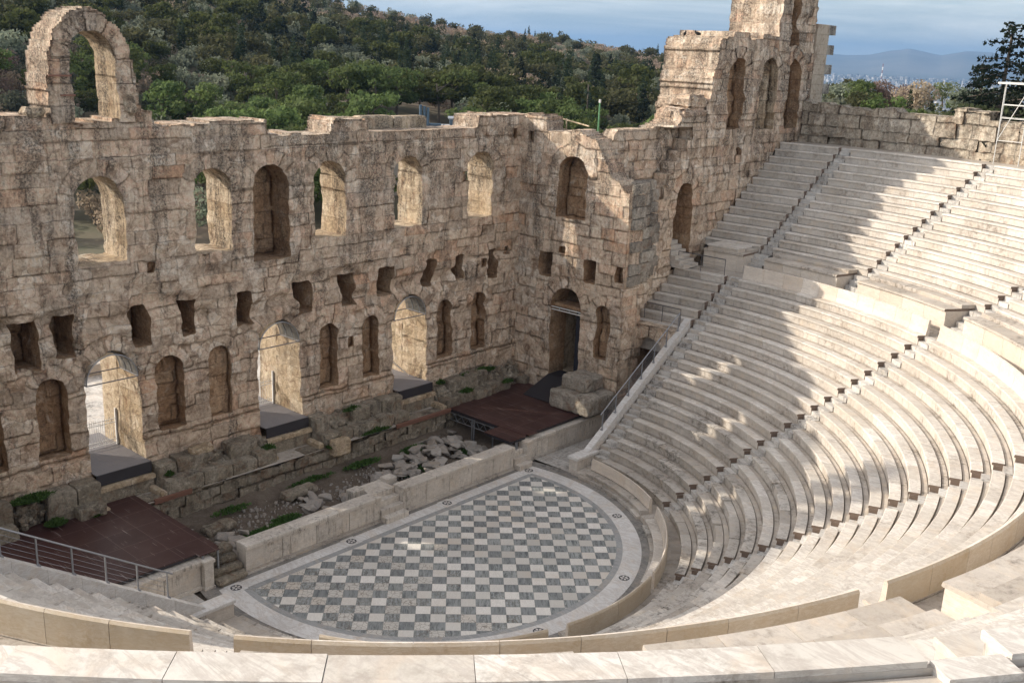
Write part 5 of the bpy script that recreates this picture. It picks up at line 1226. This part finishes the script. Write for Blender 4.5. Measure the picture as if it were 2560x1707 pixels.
# ---------------------------------------------------------------- city and mountains
M_city,nt,b=mat('city_walls'); tt=attr(nt,'tint'); L(nt,ramp(nt,tt,[(0,(.07,.075,.06)),(.35,(.17,.16,.14)),(.7,(.32,.30,.27)),(1,(.52,.49,.45))]),b.inputs['Base Color']); b.inputs['Roughness'].default_value=.8
r_=random.Random(21); mb=MB()
for _ in range(3800):
    az=R(14+18*r_.random()); D=2700+5600*r_.random()**1.1; x,y=CAM[0]+D*math.cos(az),CAM[1]+D*math.sin(az); w1,w2,h=8+10*r_.random(),8+10*r_.random(),7+13*r_.random(); M=localM(x,y,0,r_.choice([.3,.9,.5]))
    mb.box(-w1/2,w1/2,-w2/2,w2/2,-116,-112+h+22*sstep(5500,8300,D),r_.random(),M)
tag(mb.build('city',M_city,loc=(0,0,0)),'pale dense city spread over the plain below the blue mountains','city',kind='stuff')
x,y=at(23.3,0,5200); t=empty('mast',(x,y,-100),0,'thin red and white lattice mast rising above the distant city','mast')
for q in range(8): mb=MB(); mb.box(x-2.2,x+2.2,y-2.2,y+2.2,-100+q*14,-100+(q+1)*14); mb.build('section',M_rust if q%2 else M_paint,t)
M_mtn,nt,b=mat('mountain_rock'); P=geo_pos(nt); L(nt,ramp(nt,noise(nt,P,.0009,6,.65),[(.35,(.07,.075,.05)),(.65,(.16,.15,.12))]),b.inputs['Base Color']); b.inputs['Roughness'].default_value=1
naz,nd=260,26; V=[];F=[]
AZ=np.linspace(8,34,naz)
Hm=np.interp(AZ,[8,12,14.5,16.8,18.4,19.6,20.6,21.3,22.2,24,26,30,34],[150,200,120,40,145,165,120,150,185,90,60,40,30])
Hm=Hm+vnoise(np.stack([AZ*1.0,0*AZ,0*AZ],-1),.7,95)*9
for i,a in enumerate(AZ):
    for j in range(nd):
        f=j/(nd-1); D=8600+5200*f; h=-112+(Hm[i]*1.0+112)*(sstep(0,.75,f) if f<.75 else 1-sstep(.75,1.0,f)*.9); x,y=CAM[0]+D*math.cos(R(a)),CAM[1]+D*math.sin(R(a)); V.append((x,y,h))
V=np.array(V); V[:,2]+=vnoise(V*[1,1,0],900,96)*22*np.clip((V[:,2]+112)/120,0,1)+vnoise(V*[1,1,0],300,97)*9*np.clip((V[:,2]+112)/120,0,1)
mb=MB(); mb.add(V,[(i*nd+j,(i+1)*nd+j,(i+1)*nd+j+1,i*nd+j+1) for i in range(naz-1) for j in range(nd-1)]); o=fixn(mb.build('mountains',M_mtn,loc=(0,0,0),smooth=True)); tag(o,kind='structure')
# ---------------------------------------------------------------- air
HZ=True
if HZ:
    m,nt,b=mat('air_haze'); nt.nodes.remove(b); pv=nt.nodes.new('ShaderNodeVolumePrincipled'); pv.inputs['Color'].default_value=(.20,.38,.66,1); pv.inputs['Density'].default_value=.0001; pv.inputs['Anisotropy'].default_value=.2
    L(nt,pv.outputs[0],nt.nodes['Material Output'].inputs['Volume'])
    mb=MB(); mb.box(-2500,13700,-2500,13700,-140,235); o=mb.build('haze',m,loc=(0,0,0)); tag(o,'thin bluish air haze over the plain and the far mountains','haze',kind='stuff')
